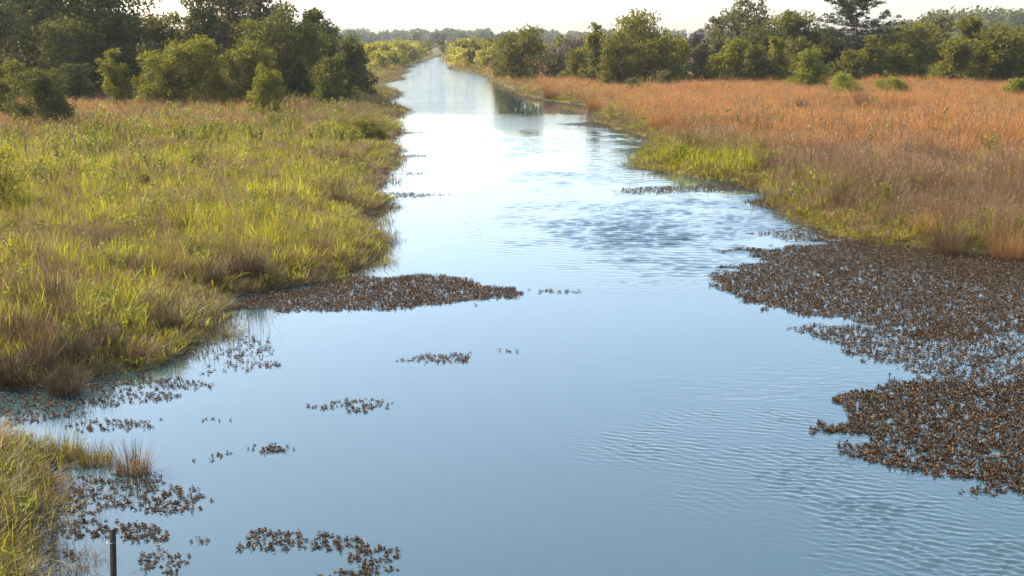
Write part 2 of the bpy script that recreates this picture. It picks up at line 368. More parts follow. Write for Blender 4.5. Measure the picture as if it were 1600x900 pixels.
def scatter_object(name, coll, pos, rot, scl, idx, label, cat):
    """one 'stuff' object: clumps of the collection set on the given points"""
    me = bpy.data.meshes.new(name); me.vertices.add(len(pos)); me.vertices.foreach_set('co', np.asarray(pos, np.float32).ravel())
    a = me.attributes.new('rot', 'FLOAT_VECTOR', 'POINT'); a.data.foreach_set('vector', np.asarray(rot, np.float32).ravel())
    a = me.attributes.new('scl', 'FLOAT_VECTOR', 'POINT'); a.data.foreach_set('vector', np.asarray(scl, np.float32).ravel())
    a = me.attributes.new('idx', 'INT', 'POINT'); a.data.foreach_set('value', np.asarray(idx, np.int32))
    o = bpy.data.objects.new(name, me); COL.objects.link(o)
    g = bpy.data.node_groups.new(name + '_scatter', 'GeometryNodeTree')
    g.interface.new_socket('Geometry', in_out='INPUT', socket_type='NodeSocketGeometry')
    g.interface.new_socket('Geometry', in_out='OUTPUT', socket_type='NodeSocketGeometry')
    N = g.nodes; K = g.links
    gi = N.new('NodeGroupInput'); go = N.new('NodeGroupOutput')
    ip = N.new('GeometryNodeInstanceOnPoints'); ci = N.new('GeometryNodeCollectionInfo')
    ci.inputs['Collection'].default_value = coll; ci.inputs['Separate Children'].default_value = True; ci.inputs['Reset Children'].default_value = True
    def na(nm, ty):
        q = N.new('GeometryNodeInputNamedAttribute'); q.data_type = ty; q.inputs['Name'].default_value = nm; return q.outputs[0]
    K.new(gi.outputs[0], ip.inputs['Points']); K.new(ci.outputs[0], ip.inputs['Instance']); ip.inputs['Pick Instance'].default_value = True
    K.new(na('idx', 'INT'), ip.inputs['Instance Index']); K.new(na('rot', 'FLOAT_VECTOR'), ip.inputs['Rotation']); K.new(na('scl', 'FLOAT_VECTOR'), ip.inputs['Scale'])
    K.new(ip.outputs[0], go.inputs[0])
    md = o.modifiers.new('scatter', 'NODES'); md.node_group = g
    return tag(o, label, cat, kind='stuff')

near = lambda i: i
SRC = {}
SRC['green'] = source('green_grass_sources', [clump('a%02d' % i, 100 + i, 34, .26, .52, .016, .35, .8, M_GREEN) for i in range(2)] + [clump('ab%02d' % i, 105 + i, 16, .22, .60, .026, .3, .9, M_GREEN, 4) for i in range(2)] +
                      [clump('b%02d' % i, 110 + i, 26, .34, .56, .035, .38, .8, M_GREEN, 2) for i in range(3)])
SRC['olive'] = source('olive_grass_sources', [clump('a%02d' % i, 120 + i, 38, .26, .52, .013, .4, .9, M_OLIVE) for i in range(4)] +
                      [clump('b%02d' % i, 130 + i, 26, .34, .55, .030, .4, .9, M_OLIVE, 2) for i in range(3)])
SRC['brown'] = source('brown_grass_sources', [clump('a%02d' % i, 140 + i, 44, .24, .46, .010, .5, .9, M_BROWN) for i in range(4)] +
                      [clump('b%02d' % i, 150 + i, 28, .34, .55, .026, .45, .9, M_BROWN, 2) for i in range(3)])
SRC['orange'] = source('orange_grass_sources', [clump('a%02d' % i, 160 + i, 36, .22, .82, .009, .18, .4, M_ORANGE, 3, 50) for i in range(4)] +
                       [clump('b%02d' % i, 170 + i, 26, .34, .82, .022, .2, .4, M_ORANGE, 2, 30) for i in range(3)])
SRC['straw'] = source('straw_grass_sources', [clump('a%02d' % i, 220 + i, 34, .26, .62, .010, .34, .8, M_STRAW, 3, 30) for i in range(4)] +
                       [clump('b%02d' % i, 230 + i, 26, .36, .62, .024, .34, .7, M_STRAW, 2, 20) for i in range(3)])
SRC['taupe'] = source('taupe_grass_sources', [clump('a%02d' % i, 180 + i, 38, .22, .85, .008, .2, .4, M_TAUPE, 3, 50) for i in range(4)] +
                      [clump('b%02d' % i, 190 + i, 26, .34, .9, .022, .2, .4, M_TAUPE, 2, 26) for i in range(3)])

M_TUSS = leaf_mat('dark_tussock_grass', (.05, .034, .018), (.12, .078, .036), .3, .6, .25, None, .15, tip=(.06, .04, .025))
SRC['wrack'] = source('wrack_sources', [clump('a%02d' % i, 260 + i, 40, .30, .34, .010, .75, .9, M_TUSS) for i in range(4)] + [clump('b%02d' % i, 270 + i, 26, .40, .40, .026, .7, .9, M_TUSS, 2) for i in range(3)])
M_HERB = leaf_mat('herb_leaves', (.085, .105, .016), (.22, .23, .03), .48, .6, .2, (1.25, 1.2, .6), .3)
SRC['herb'] = source('herb_sources', [herb('a%02d' % i, 240 + i, M_HERB) for i in range(4)] + [herb('b%02d' % i, 250 + i, M_HERB, 40, .32, .6, .15) for i in range(3)])
# ---- where each kind grows
rng = np.random.default_rng(7)
def candidates(n_, d0, d1):
    """random points on the ground in the wide field of view between two distances, even per area"""
    d = np.sqrt(rng.uniform(d0 ** 2, d1 ** 2, n_)); u = rng.uniform(-.46, .50, n_)
    return u * d, d
TUSSOCKS = [  # pixel of the foot, height and width in pixels, grass, label, seed, lean
    (88, 522, 78, 60, 'TUSS', 'tall dark brown tussock in the grass near the left edge', 401),
    (165, 404, 46, 54, 'TUSS', 'dark brown tussock in the middle of the green left bank', 402),
    (228, 308, 40, 60, 'TUSS', 'brown tussock higher up the green left bank', 403),
    (1070, 212, 44, 56, 'ORANGE', 'large orange-brown tussock at the right shore above the green tongue', 404),
    (1043, 206, 40, 30, 'ORANGE', 'orange tussock left of the largest shore tussock', 414),
    (1206, 268, 42, 54, 'TAUPE', 'brown tussock right of the green grass tongue', 405),
    (1256, 290, 52, 40, 'TUSS', 'dark hollow tussock above the right shore strip', 406),
    (1290, 292, 46, 50, 'TAUPE', 'taupe tussock just right of the dark hollow tussock', 407),
    (1480, 380, 74, 70, 'BROWN', 'tan tussock behind the large floating mat on the right', 408),
    (1575, 388, 70, 60, 'ORANGE', 'tall orange tussock at the right edge behind the floating mat', 409),
    (930, 168, 30, 30, 'ORANGE', 'orange tussock near the bend of the right shore', 410),
    (862, 152, 28, 34, 'ORANGE', 'orange tussock at the shore right of the mirrored oak', 411),
    (208, 738, 52, 66, 'BROWN', 'outermost brown-green tussock standing in the water, lower left', 412, .35),
    (150, 724, 40, 64, 'OLIVE', 'second brown-green tussock in the water, next to the outermost', 413, .35),
    (98, 712, 46, 76, 'OLIVE', 'third tussock in the water, where the near grass bank begins', 415, .35),
]
rgt = np.random.default_rng(31)
for k_ in range(34):
    px, py = rgt.uniform(20, 590), rgt.uniform(235, 560)
    x, y = ground(px, py, .25)
    if land(np.array([float(x)]), np.array([float(y)]))[0] < .5: continue
    sc_ = 20 + (py - 200) * .13
    TUSSOCKS.insert(0, (px, py, sc_ * rgt.uniform(.7, 1.2), sc_ * rgt.uniform(.7, 1.3), 'TUSS' if rgt.uniform() < .6 else 'BROWN', 'brown tussock sunk among the green grass of the left bank', 440 + k_))  # added tussocks, their dark blades standing in for deeply shadowed hollows
for k_ in range(46):
    px, py = rgt.uniform(1000, 1640), rgt.uniform(165, 370)
    x, y = ground(px, py, .25)
    if land(np.array([float(x)]), np.array([float(y)]))[0] < .8: continue
    sc_ = 18 + (py - 150) * .16; hi_ = py < 245
    TUSSOCKS.insert(0, (px, py, sc_ * rgt.uniform(.9, 1.5), sc_ * rgt.uniform(.7, 1.3), ('ORANGE' if hi_ else 'TAUPE') if rgt.uniform() < .7 else 'BROWN',
                        'taller tussock standing out of the orange grass of the right field' if hi_ else 'taller tussock among the dull stalks between right field and shore', 480 + k_))
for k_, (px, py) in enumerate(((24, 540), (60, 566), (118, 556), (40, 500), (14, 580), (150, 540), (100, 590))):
    TUSSOCKS.insert(0, (px, py, 62, 62, 'TUSS', 'dark brown tussock in the shaded corner of the left bank', 530 + k_))  # dark blades put in to deepen the shade of this corner
HOLES = [(*(float(q) for q in ground(t_[0], t_[1], .25)), t_[3] / FPX * dist_of(t_[1]) * .42) for t_ in TUSSOCKS if t_[1] < 600 and 'taller tussock' not in t_[5]]
HOLES += [(float(ground(px, by, .45)[0]) * .97, float(ground(px, by, .45)[1]) * .97, r_) for px, by, r_ in ((1322, 152, 2.6), (1392, 151, 2.4), (1482, 151, 1.6), (1590, 156, 2.2), (1041, 129, 2.2), (1264, 122, 3), (1444, 308, .5), (1306, 268, .9))]
PTS = []
for d0, d1, n_ in ((11, 26, 14000), (26, 45, 20000), (45, 80, 28000), (80, 140, 34000), (140, 260, 30000)):
    x, y = candidates(n_, d0, d1); sd = land(x, y)
    ok = ((sd > -.08) | ((sd > -.45) & (fnoise(x, y, 1.3, 55) + rng.uniform(-.12, .12, n_) > .52))) & ~((y > 122) & (x < -.13 * y)) & ~((y > 168) & (x > .06 * y))
    for tx_, ty_, tr_ in HOLES: ok &= (x - tx_) ** 2 + (y - ty_) ** 2 > tr_ ** 2
    PTS.append(np.stack([x[ok], y[ok], sd[ok]], 1))
PTS = np.concatenate(PTS)
X, Y, SD = PTS.T; Z = height(X, Y, SD); Z = np.where(SD < 0, -.05, Z)
PXX, PYY = project(X, Y, Z)
n3 = fnoise(X, Y, 3.2, 51); n8 = fnoise(X, Y, 9, 52); n1_ = fnoise(X, Y, 1.1, 53); n20 = fnoise(X, Y, 16, 54)
left = X < np.interp(Y, [0, 12, 40, 100, 200, 420], [0, 0, 0, -.5, -8, -18])
W = {k: np.zeros(len(X)) for k in SRC}
def cl(a): return np.clip(a, 0, 1)
shore = np.exp(-np.maximum(SD, 0) / 1.1)
# left bank
far = cl((215 - PYY + (n8 - .5) * 120) / 40)          # rusty belt below the trees
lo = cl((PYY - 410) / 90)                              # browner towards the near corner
W['green'] += left * (1.7 * (1 - .65 * far) * (1 - .35 * lo) * cl(.1 + 3.4 * (n3 - .3)) * (1 - .55 * shore))
W['olive'] += left * (.75 * (1 - .3 * far))
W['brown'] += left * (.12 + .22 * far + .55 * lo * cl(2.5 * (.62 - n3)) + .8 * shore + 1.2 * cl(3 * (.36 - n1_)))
W['orange'] += left * (.9 * far * cl(3 * (n8 - .34)) * cl((520 - PXX) / 160))
W['taupe'] += left * (.5 * far + .12)
W['herb'] += left * (.10 + .9 * far * cl(.2 + 3 * (n3 - .4)) + .5 * cl(5 * (n1_ - .56)))
W['straw'] += left * (.06 + .2 * cl(4 * (n3 - .55)))
# right bank
rt = ~left
band = np.interp(PXX, [680, 950, 1050, 1200, 1400, 1700], [100, 168, 205, 235, 262, 280]) + (n8 - .5) * 60   # orange above this line, taupe below
up = cl((band - PYY) / 30 + .5)
tong = cl(1 - np.abs(PYY - 252) / 34) * cl((1215 - PXX) / 30) * cl((PXX - 960) / 20)
strip = np.exp(-np.maximum(SD - .3, 0) / np.interp(Y, [20, 60, 120, 250], [3.0, 2.4, 3.0, 3.2]))
W['green'] += rt * (2.6 * tong + 1.5 * strip * cl(.3 + 2 * (n3 - .3)) + .22 * cl(4 * (n1_ - .52)))
W['olive'] += rt * (.5 * strip + .3 * (1 - up) + .3 * tong)
W['brown'] += rt * (.5 * strip + .35 * (1 - up) * (1 - tong))
W['orange'] += rt * (1.6 * up * (1 - strip * .7) + .30 * (1 - up) * cl(3 * (n3 - .4)) * (1 - tong)) * (1 - tong)
W['taupe'] += rt * (1.0 * (1 - up) * (1 - tong) * (1 - .6 * strip) + up * (.2 + 1.6 * cl(3 * (.42 - n8))))
W['straw'] += rt * (1 - tong) * (up * (.25 + 1.5 * cl(4 * (n3 - .45)) ) + (1 - up) * .3 * cl(3 * (n3 - .4)))
W['herb'] += rt * (.05 + .5 * strip * cl(4 * (n1_ - .5)) + .10 * cl(5 * (n1_ - .58)))
W['olive'] += rt * up * (.10 + .6 * cl(4 * (n3 - .60)))
W['brown'] += rt * up * .25 * cl(4 * (.4 - n1_))
for k_ in W: W[k_] *= np.where(SD < 0, {'brown': 1.0, 'olive': .6, 'green': .2, 'wrack': 1.5}.get(k_, .05), 1)
W['brown'] += .3 * (SD < 0)
W['orange'] *= np.where(rt, np.clip(.2 + 1.6 * n20, .2, 2), 1); W['taupe'] *= np.where(rt, np.clip(2.0 - 2 * n20, .3, 2), 1)
W['wrack'] += 1.6 * np.exp(-np.abs(SD + .05) / .35) * cl(.3 + 2.5 * (n1_ - .35)) + .5 * (SD < 0)
keys = list(SRC); WW = np.stack([W[k] for k in keys], 1) + 1e-6; WW /= WW.sum(1, keepdims=True)
pick = (rng.uniform(0, 1, len(X))[:, None] > np.cumsum(WW, 1)).sum(1)
grow = .36 + .64 * cl(SD / 2.4)                         # shorter at the water's edge
NAMES = {'green': ('green_marsh_grass', 'bright yellow-green marsh grass covering the banks', 'grass'),
         'olive': ('olive_marsh_grass', 'dull olive grass mixed through both banks', 'grass'),
         'brown': ('dry_brown_grass', 'dry brown grass along the water edges and hollows', 'dry grass'),
         'orange': ('orange_broomsedge', 'tall orange broomsedge filling the open field before the right trees', 'broomsedge'),
         'straw': ('straw_grass', 'pale straw coloured grass mixed through the dry right field', 'dry grass'),
         'herb': ('broadleaf_herbs', 'small broad-leaved herbs scattered through the bank grass', 'herbs'),
         'wrack': ('drowned_brown_grass', 'dark brown drowned grass lying along the waterline', 'dry grass'),
         'taupe': ('taupe_broomsedge', 'greyish brown tall dry stalks sloping down to the right shore', 'dry stalks')}
for ki, k in enumerate(keys):
    s = pick == ki; n_ = s.sum()
    dist = Y[s]; wide = rng.uniform(0, 1, n_) < cl((dist - 35) / 25)
    idx = np.where(wide, rng.integers(4, 7, n_), rng.integers(0, 4, n_))
    big = np.interp(dist, [10, 40, 80, 140, 260], [.85, 1.0, 1.15, 1.35, 1.7])
    hgt = (.25 + .45 * n8[s] + .45 * n3[s] + .75 * n1_[s]) * grow[s] * rng.uniform(.65, 1.3, n_)
    hgt = np.where(left[s], hgt * .92, hgt * (.45 + 1.1 * n1_[s]) * np.clip(.45 + 1.1 * n8[s], .5, 1.5))
    hgt = np.where(left[s] & (dist < 18.5), hgt * .6, hgt)
    low_ = np.where(left[s] | (dist < 60), 1, np.interp(dist, [60, 85, 125, 160, 220], [1, .72, .72, .8, 1]))   # lower growth out in the open field
    scl = np.stack([big, big, np.maximum(1, big * .78) * hgt * low_], 1)
    rot = np.stack([rng.normal(0, .2, n_), rng.normal(.05, .2, n_), rng.uniform(0, 6.28, n_)], 1)
    scatter_object(NAMES[k][0], SRC[k], np.stack([X[s], Y[s], Z[s]], 1), rot, scl, idx, NAMES[k][1], NAMES[k][2])

# ------------------------------------------------------------------ trees
def tube(path, rad, sides=7):
    path = np.asarray(path, float); n_ = len(path); V = []
    for i in range(n_):
        d = path[min(i + 1, n_ - 1)] - path[max(i - 1, 0)]; d /= np.linalg.norm(d) + 1e-9
        a = np.cross(d, [0.13, .97, .2]); a /= np.linalg.norm(a) + 1e-9; b = np.cross(d, a)
        th = np.arange(sides) * 2 * np.pi / sides
        V.append(path[i] + rad[i] * (np.cos(th)[:, None] * a + np.sin(th)[:, None] * b))
    V = np.concatenate(V); F = []
    for i in range(n_ - 1):
        for s in range(sides):
            F.append([i * sides + s, i * sides + (s + 1) % sides, (i + 1) * sides + (s + 1) % sides, (i + 1) * sides + s])
    return V, np.array(F), np.array([[(n_ - 1) * sides + s for s in range(sides)]])
def add_tube(name, path, rad, mat, parent, sides=7):
    V, Q, C = tube(path, rad, sides); return build(name, V, [Q, C], mat, parent, smooth=True)
def leaves(rng, C, outward, size, aspect=.55, spread=.8):
    """rhombic leaf sprays at the points C, roughly facing outward"""
    n_ = len(C)
    N_ = outward + rng.normal(0, spread, (n_, 3)); N_ /= np.linalg.norm(N_, axis=1, keepdims=True) + 1e-9
    A = rng.normal(0, 1, (n_, 3)); A -= (A * N_).sum(1, keepdims=True) * N_; A /= np.linalg.norm(A, axis=1, keepdims=True) + 1e-9
    B = np.cross(N_, A); s = (size * rng.uniform(.6, 1.3, n_))[:, None]
    fold = N_ * s * .12
    V = np.stack([C - A * s * .5, C + B * s * aspect * .5 - fold, C + A * s * .5, C - B * s * aspect * .5 - fold], 1).reshape(-1, 3)
    o_ = np.arange(n_) * 4; F = np.stack([o_, o_ + 1, o_ + 2, o_ + 3], 1)
    return V, F
def sphere_dirs(rng, n_):
    d = rng.normal(0, 1, (n_, 3)); return d / np.linalg.norm(d, axis=1, keepdims=True)

LEAFM = {
    'dark': leaf_mat('dark_oak_leaves', (.052, .058, .012), (.135, .132, .022), .34, .65, .14, (1.3, 1.3, .6), .15),
    'olive': leaf_mat('olive_leaves', (.070, .072, .012), (.185, .165, .024), .40, .65, .14, (1.3, 1.25, .6), .15),
    'lit': leaf_mat('yellow_green_leaves', (.095, .10, .012), (.225, .205, .024), .42, .65, .14, (1.3, 1.25, .55), .15),
    'grey': leaf_mat('grey_green_leaves', (.070, .070, .024), (.165, .152, .050), .38, .65, .14, (1.2, 1.15, .7), .15),
    'willow': leaf_mat('willow_leaves', (.20, .19, .03), (.36, .32, .06), .5, .65, .14, (1.2, 1.15, .6), .15),
    'pine': leaf_mat('pine_needles', (.028, .036, .016), (.058, .068, .026), .22, .5, .3, None, .1),
    'fresh': leaf_mat('fresh_green_leaves', (.11, .13, .018), (.24, .24, .032), .48, .65, .14, (1.25, 1.2, .55), .12),
    'mauve': leaf_mat('mauve_twigs', (.085, .065, .052), (.14, .105, .08), .3, .6, .2, None, .1),
}
BARK = bark_mat('grey_bark', (.055, .047, .04), (.13, .115, .10))
PBARK = bark_mat('pine_bark', (.06, .042, .032), (.13, .09, .065))

def tree(name, px, dist, top, width, mat, label, seed, low=.12, style='oak', leaf=.24, dens=1.0, group=None, base_py=None, cat='tree', depth=None, sub=.42):
    """a tree or shrub standing dist metres off; top = pixel row of its tip, width in pixels"""
    rg = np.random.default_rng(seed)
    if base_py is not None: dist = float(ground(px, base_py, .45)[1])
    x = x_at(dist, px); z0 = float(height(np.array([x]), np.array([dist]))[0])
    H = max(.5, z_at(dist, top) - z0); wm = width / FPX * dist; rx = wm / 2; ry = (depth or .8) * rx
    if style != 'shrub': wm *= 1.18; rx *= 1.18; ry *= 1.18
    root = empty(name, (x, dist, z0 - .05), label, cat, group)
    # main lobes of the crown
    lobes = []
    nl = {'oak': 24, 'sparse': 16, 'shrub': 20, 'tall': 18}[style]
    for i in range(nl):
        for _ in range(60):
            d = rg.uniform(-1, 1, 3)
            if np.hypot(d[0], d[1]) ** 2.4 + max(0, d[2]) ** 2.4 < 1: break
        zc = low + (1 - low) * (.5 + .5 * d[2])
        taper = {'oak': 1 - .45 * max(0, zc - .55) / .45, 'sparse': 1 - .55 * max(0, zc - .4) / .6, 'shrub': 1 - .4 * zc, 'tall': 1 - .6 * max(0, zc - .3) / .7}[style]
        r_ = {'oak': rg.uniform(.26, .42), 'sparse': rg.uniform(.2, .32), 'shrub': rg.uniform(.2, .34), 'tall': rg.uniform(.24, .36)}[style] * rx
        r_ = min(r_, H * .30)
        zz = np.clip(zc * H, r_ * .75, H - r_ * .8)
        lobes.append((np.array([d[0] * (rx - r_ * .8) * taper, d[1] * (ry - r_ * .6) * taper, zz]), r_))
    tx = rg.uniform(-.25, .25) * rx                 # a core keeps the crown in one piece up to its tip
    for f, q in ((.22, .5), (.42, .5), (.6, .44), (.76, .36), (.9, .24)):
        r_ = min(q * rx, .26 * H)
        if f * H > max(.5, low) * .3 * H: lobes.append((np.array([tx * f + rg.normal(0, .08) * rx, rg.normal(0, .1) * ry, min(f * H, H - r_ * .9)]), r_))
    # sub-lobes: tufts on the skin of every lobe
    cs, rs, ws = [], [], []
    for c, r_ in lobes:
        k = 11 if style != 'sparse' else 9
        dirs = sphere_dirs(rg, k); dirs[:, 2] = dirs[:, 2] * .8 + .12
        for d in dirs:
            cs.append(c + d * r_ * rg.uniform(.6, 1.1) * np.array([1, 1, .85])); rs.append(r_ * rg.uniform(sub * .6, sub * 1.15)); ws.append(rs[-1] ** 2)
        if style in ('oak', 'shrub', 'tall'): cs.append(c); rs.append(r_ * .75); ws.append((r_ * .75) ** 2)
    cs = np.array(cs); rs = np.array(rs); ws = np.array(ws); ws /= ws.sum()
    area = np.pi / 4 * wm * H; leaf = max(1.55 * leaf * min(1, .0055 * dist + .05), math.sqrt(4.6 * area / (.3 * 12800)))
    n_ = int(np.clip(dens * 4.6 * area / (leaf * leaf * .3), 500, 13000))
    k = rg.choice(len(cs), n_, p=ws); D = sphere_dirs(rg, n_); D[:, 2] = np.where((D[:, 2] < -.2) & (rg.uniform(0, 1, n_) < .5), -D[:, 2], D[:, 2])
    rad = rs[k] * (.35 + .55 * rg.uniform(0, 1, n_) ** .7 + np.abs(rg.normal(0, .22, n_)))
    P = cs[k] + D * rad[:, None]
    P = P[P[:, 2] > .05]; D = D[:len(P)]; n_ = len(P)
    V, F = leaves(rg, P, D * .8 + np.array([0, 0, .35]), leaf)
    vv = np.repeat(cl(rg.uniform(0, 1, n_) * .5 + .5 * rg.uniform(0, 1, len(cs))[k[:n_]]), 4)  # tone per tuft paints lit and shaded clumps into the leaf colour
    tag(build('crown', V, [F], LEAFM[mat], root, attrs={'v': vv}), kind='stuff')
    # trunk and limbs
    tr = max(.05, .028 * H) if style != 'shrub' else .03 + .012 * H
    th = H * (.55 if style != 'shrub' else .35); w0 = rg.normal(0, .03 * H, 2)
    path = [np.array([w0[0] * f * f, w0[1] * f * f, th * f]) for f in np.linspace(0, 1, 6)]
    add_tube('trunk', path, [tr * (1.35 if i == 0 else 1) * (1 - .6 * i / 5) for i in range(6)], BARK, root)
    for c, r_ in (lobes if style in ('sparse', 'tall') else lobes[:7]):
        f = rg.uniform(.25, .95); a = np.array([w0[0] * f * f, w0[1] * f * f, th * f])
        if c[2] < a[2]: a = a * .5
        mid = (a + c) / 2 + np.array([0, 0, -.06 * H]) + rg.normal(0, .03 * H, 3)
        add_tube('branch', [a, mid, c], [tr * .45, tr * .3, tr * .1], BARK, root, 5)
    return root

def pine(px, dist, top, width, label, seed):
    rg = np.random.default_rng(seed); x = x_at(dist, px); z0 = float(height(np.array([x]), np.array([dist]))[0])
    H = z_at(dist, top) - z0; rx = width / FPX * dist / 2
    root = empty('pine_tree', (x, dist, z0 - .05), label, 'tree')
    path = [np.array([.25 * math.sin(f * 3), 0, H * .97 * f]) for f in np.linspace(0, 1, 9)]
    add_tube('trunk', path, [.21 * (1 - .82 * i / 8) for i in range(9)], PBARK, root, 8)
    Pn, Dn, W_ = [], [], []
    for i in range(46):
        f = rg.uniform(.36, .99); az = rg.uniform(0, 2 * np.pi)
        L = rx * rg.uniform(.6, 1.0) * np.interp(f, [.38, .55, .75, .9, 1], [.6, 1.0, 1.05, .85, .45])
        a = np.array([.25 * math.sin(f * 3), 0, H * .97 * f]); dv = np.array([math.cos(az), math.sin(az), 0])
        m_ = a + dv * L * .5 + np.array([0, 0, -.02 * L]); e = a + dv * L + np.array([0, 0, L * rg.uniform(.1, .55)])
        add_tube('branch', [a, m_, e], [.07, .05, .018], PBARK, root, 5)
        for q in np.linspace(.35, 1.05, 8):
            t_ = (a + (m_ - a) * q * 2 if q < .5 else m_ + (e - m_) * (q - .5) * 2) + rg.normal(0, .3, 3)
            r_ = rg.uniform(.3, .55); d = sphere_dirs(rg, 60); d[:, 2] = np.abs(d[:, 2]) * .9 - .15
            Pn.append(t_ + d * r_ * rg.uniform(.3, 1, 60)[:, None]); Dn.append(d); W_.append(np.full(60, rg.uniform(0, 1)))
    P = np.concatenate(Pn); D = np.concatenate(Dn)
    # needle sprays: long thin rhombi pointing outward
    n_ = len(P); s = .26; A = D + rg.normal(0, .35, D.shape); A /= np.linalg.norm(A, axis=1, keepdims=True)
    B = np.cross(A, sphere_dirs(rg, n_)); B /= np.linalg.norm(B, axis=1, keepdims=True) + 1e-9
    V = np.stack([P - A * s * .5, P + B * .034, P + A * s * .5, P - B * .034], 1).reshape(-1, 3)
    o_ = np.arange(n_) * 4; F = np.stack([o_, o_ + 1, o_ + 2, o_ + 3], 1)
    tag(build('crown', V, [F], LEAFM['pine'], root, attrs={'v': np.repeat(np.concatenate(W_), 4)}), kind='stuff')

LG, RG = 'trees behind the left bank', 'trees beyond the orange field'
T = tree
# left bank, back row to front row
T('oak_tree', 60, 115, -95, 250, 'dark', 'huge dark oak at the far left edge, its top out of frame', 1, .08, 'oak', .30, 1.0, LG)
T('oak_tree', 180, 111, -45, 160, 'dark', 'dark tall oak right of the leftmost one, bounded by a gap of sky', 2, .06, 'oak', .28, 1.0, LG)
T('oak_tree', 120, 128, -70, 200, 'dark', 'tall dark oak showing through behind the two left oaks', 23, .05, 'oak', .30, 1.0, LG)
T('oak_tree', -60, 105, -60, 200, 'grey', 'grey-green tree cut by the left edge of the view', 3, .08, 'oak', .28, .9, LG)
T('ash_tree', 305, 120, -34, 130, 'grey', 'pale grey-olive loose tree between the dark oaks on the left bank', 4, .15, 'sparse', .26, .9, LG)
T('ash_tree', 405, 123, -60, 140, 'grey', 'grey tall loose tree rising out of frame above the lit dome shrub', 5, .1, 'tall', .27, .9, LG)
T('ash_tree', 352, 124, -40, 130, 'grey', 'grey-olive tree between two taller loose ones, top out of frame', 20, .08, 'oak', .26, .9, LG)
T('oak_tree', 246, 118, 20, 100, 'olive', 'olive oak filling the notch of sky between the left oaks', 21, .03, 'oak', .24, 1.0, LG)
T('oak_tree', 110, 108, 30, 150, 'dark', 'dark lower oak at the feet of the two tall left ones', 22, .0, 'oak', .24, 1.1, LG)
T('oak_tree', 440, 105, 2, 120, 'dark', 'dark oak with pointed tip left of the open sky', 6, .05, 'oak', .25, 1.1, LG)
T('oak_tree', 492, 120, 14, 74, 'olive', 'narrow oak with a ragged tip at the right end of the left trees', 7, .05, 'tall', .23, 1.0, LG)
T('oak_tree', 470, 113, 40, 120, 'dark', 'low dark oak whose foliage reaches the ground behind the left bank', 8, .02, 'oak', .23, 1.1, LG)
T('rounded_shrub', 545, 105, 50, 88, 'grey', 'rounded grey-olive shrub overhanging the left water edge', 9, .0, 'shrub', .20, 1.1, LG, cat='shrub')
T('rounded_shrub', 520, 100, 82, 80, 'dark', 'dark shrub at the water edge under the rounded olive one', 10, .0, 'shrub', .20, 1.1, LG, cat='shrub')
T('dome_shrub', 290, 95, 58, 190, 'lit', 'wide sunlit yellow-olive dome shrub in the middle of the left trees', 11, .0, 'shrub', .20, 1.1, cat='shrub', depth=.6)
T('dome_shrub', 395, 94, 62, 120, 'olive', 'olive shrub between the wide dome shrub and the dark low oak', 12, .0, 'shrub', .20, 1.1, cat='shrub')
T('lit_shrub', 182, 91, 74, 74, 'lit', 'small upright sunlit shrub left of the wide dome shrub', 13, .0, 'shrub', .17, 1.0, cat='shrub')
T('lit_shrub', 414, 86, 97, 80, 'lit', 'bright leafy bush standing in front of the dark left trees', 14, .0, 'shrub', .16, .9, cat='bush')
T('dark_bush', 66, 0, 107, 138, 'dark', 'dark round bush in the grass near the left edge', 15, .0, 'shrub', .14, 1.2, base_py=206, cat='bush')
T('dark_bush', 4, 0, 122, 70, 'olive', 'olive bush cut by the left edge beside the dark round bush', 16, .0, 'shrub', .14, 1.0, base_py=196, cat='bush')
T('rusty_bush', 265, 0, 119, 60, 'grey', 'low grey-green bush before the wide dome shrub', 17, .0, 'shrub', .15, .8, base_py=170, cat='bush')
T('rusty_bush', 152, 0, 186, 32, 'fresh', 'small fresh green bush right of the dark round bush', 18, .0, 'shrub', .11, .9, base_py=216, cat='bush')
T('leafy_bush', 6, 0, 222, 124, 'willow', 'bright yellow-green leafy bush at the left edge above the grass', 19, .0, 'shrub', .10, .4, base_py=335, cat='bush', sub=.7)
for k_, (px, d, top, w_, mt, lab) in enumerate((
        (20, 96, 92, 110, 'olive', 'olive shrub behind the dark round bush at the left edge'),
        (118, 100, 98, 80, 'dark', 'dark shrub between the round bush and the tall left oaks'),
        (232, 102, 104, 70, 'olive', 'olive low shrub at the left foot of the wide dome shrub'),
        (340, 98, 104, 84, 'olive', 'olive low shrub at the right foot of the wide dome shrub'),
        (455, 104, 84, 90, 'dark', 'dark low shrub behind the bright leafy bush'),
        (500, 108, 100, 80, 'olive', 'olive low shrub near the water under the ragged oak'),
        (566, 116, 78, 56, 'olive', 'outermost olive shrub leaning over the left water edge'),
        (400, 118, 30, 110, 'olive', 'olive oak in the middle of the left trees'),
        (505, 120, 30, 90, 'dark', 'dark oak just behind the shrubs at the left water edge'))):
    T('thicket_shrub' if top > 70 else 'oak_tree', px, d, top, w_, mt, lab, 900 + k_, .0, 'shrub' if top > 70 else 'oak', .2, 1.1, cat='shrub' if top > 70 else 'tree')
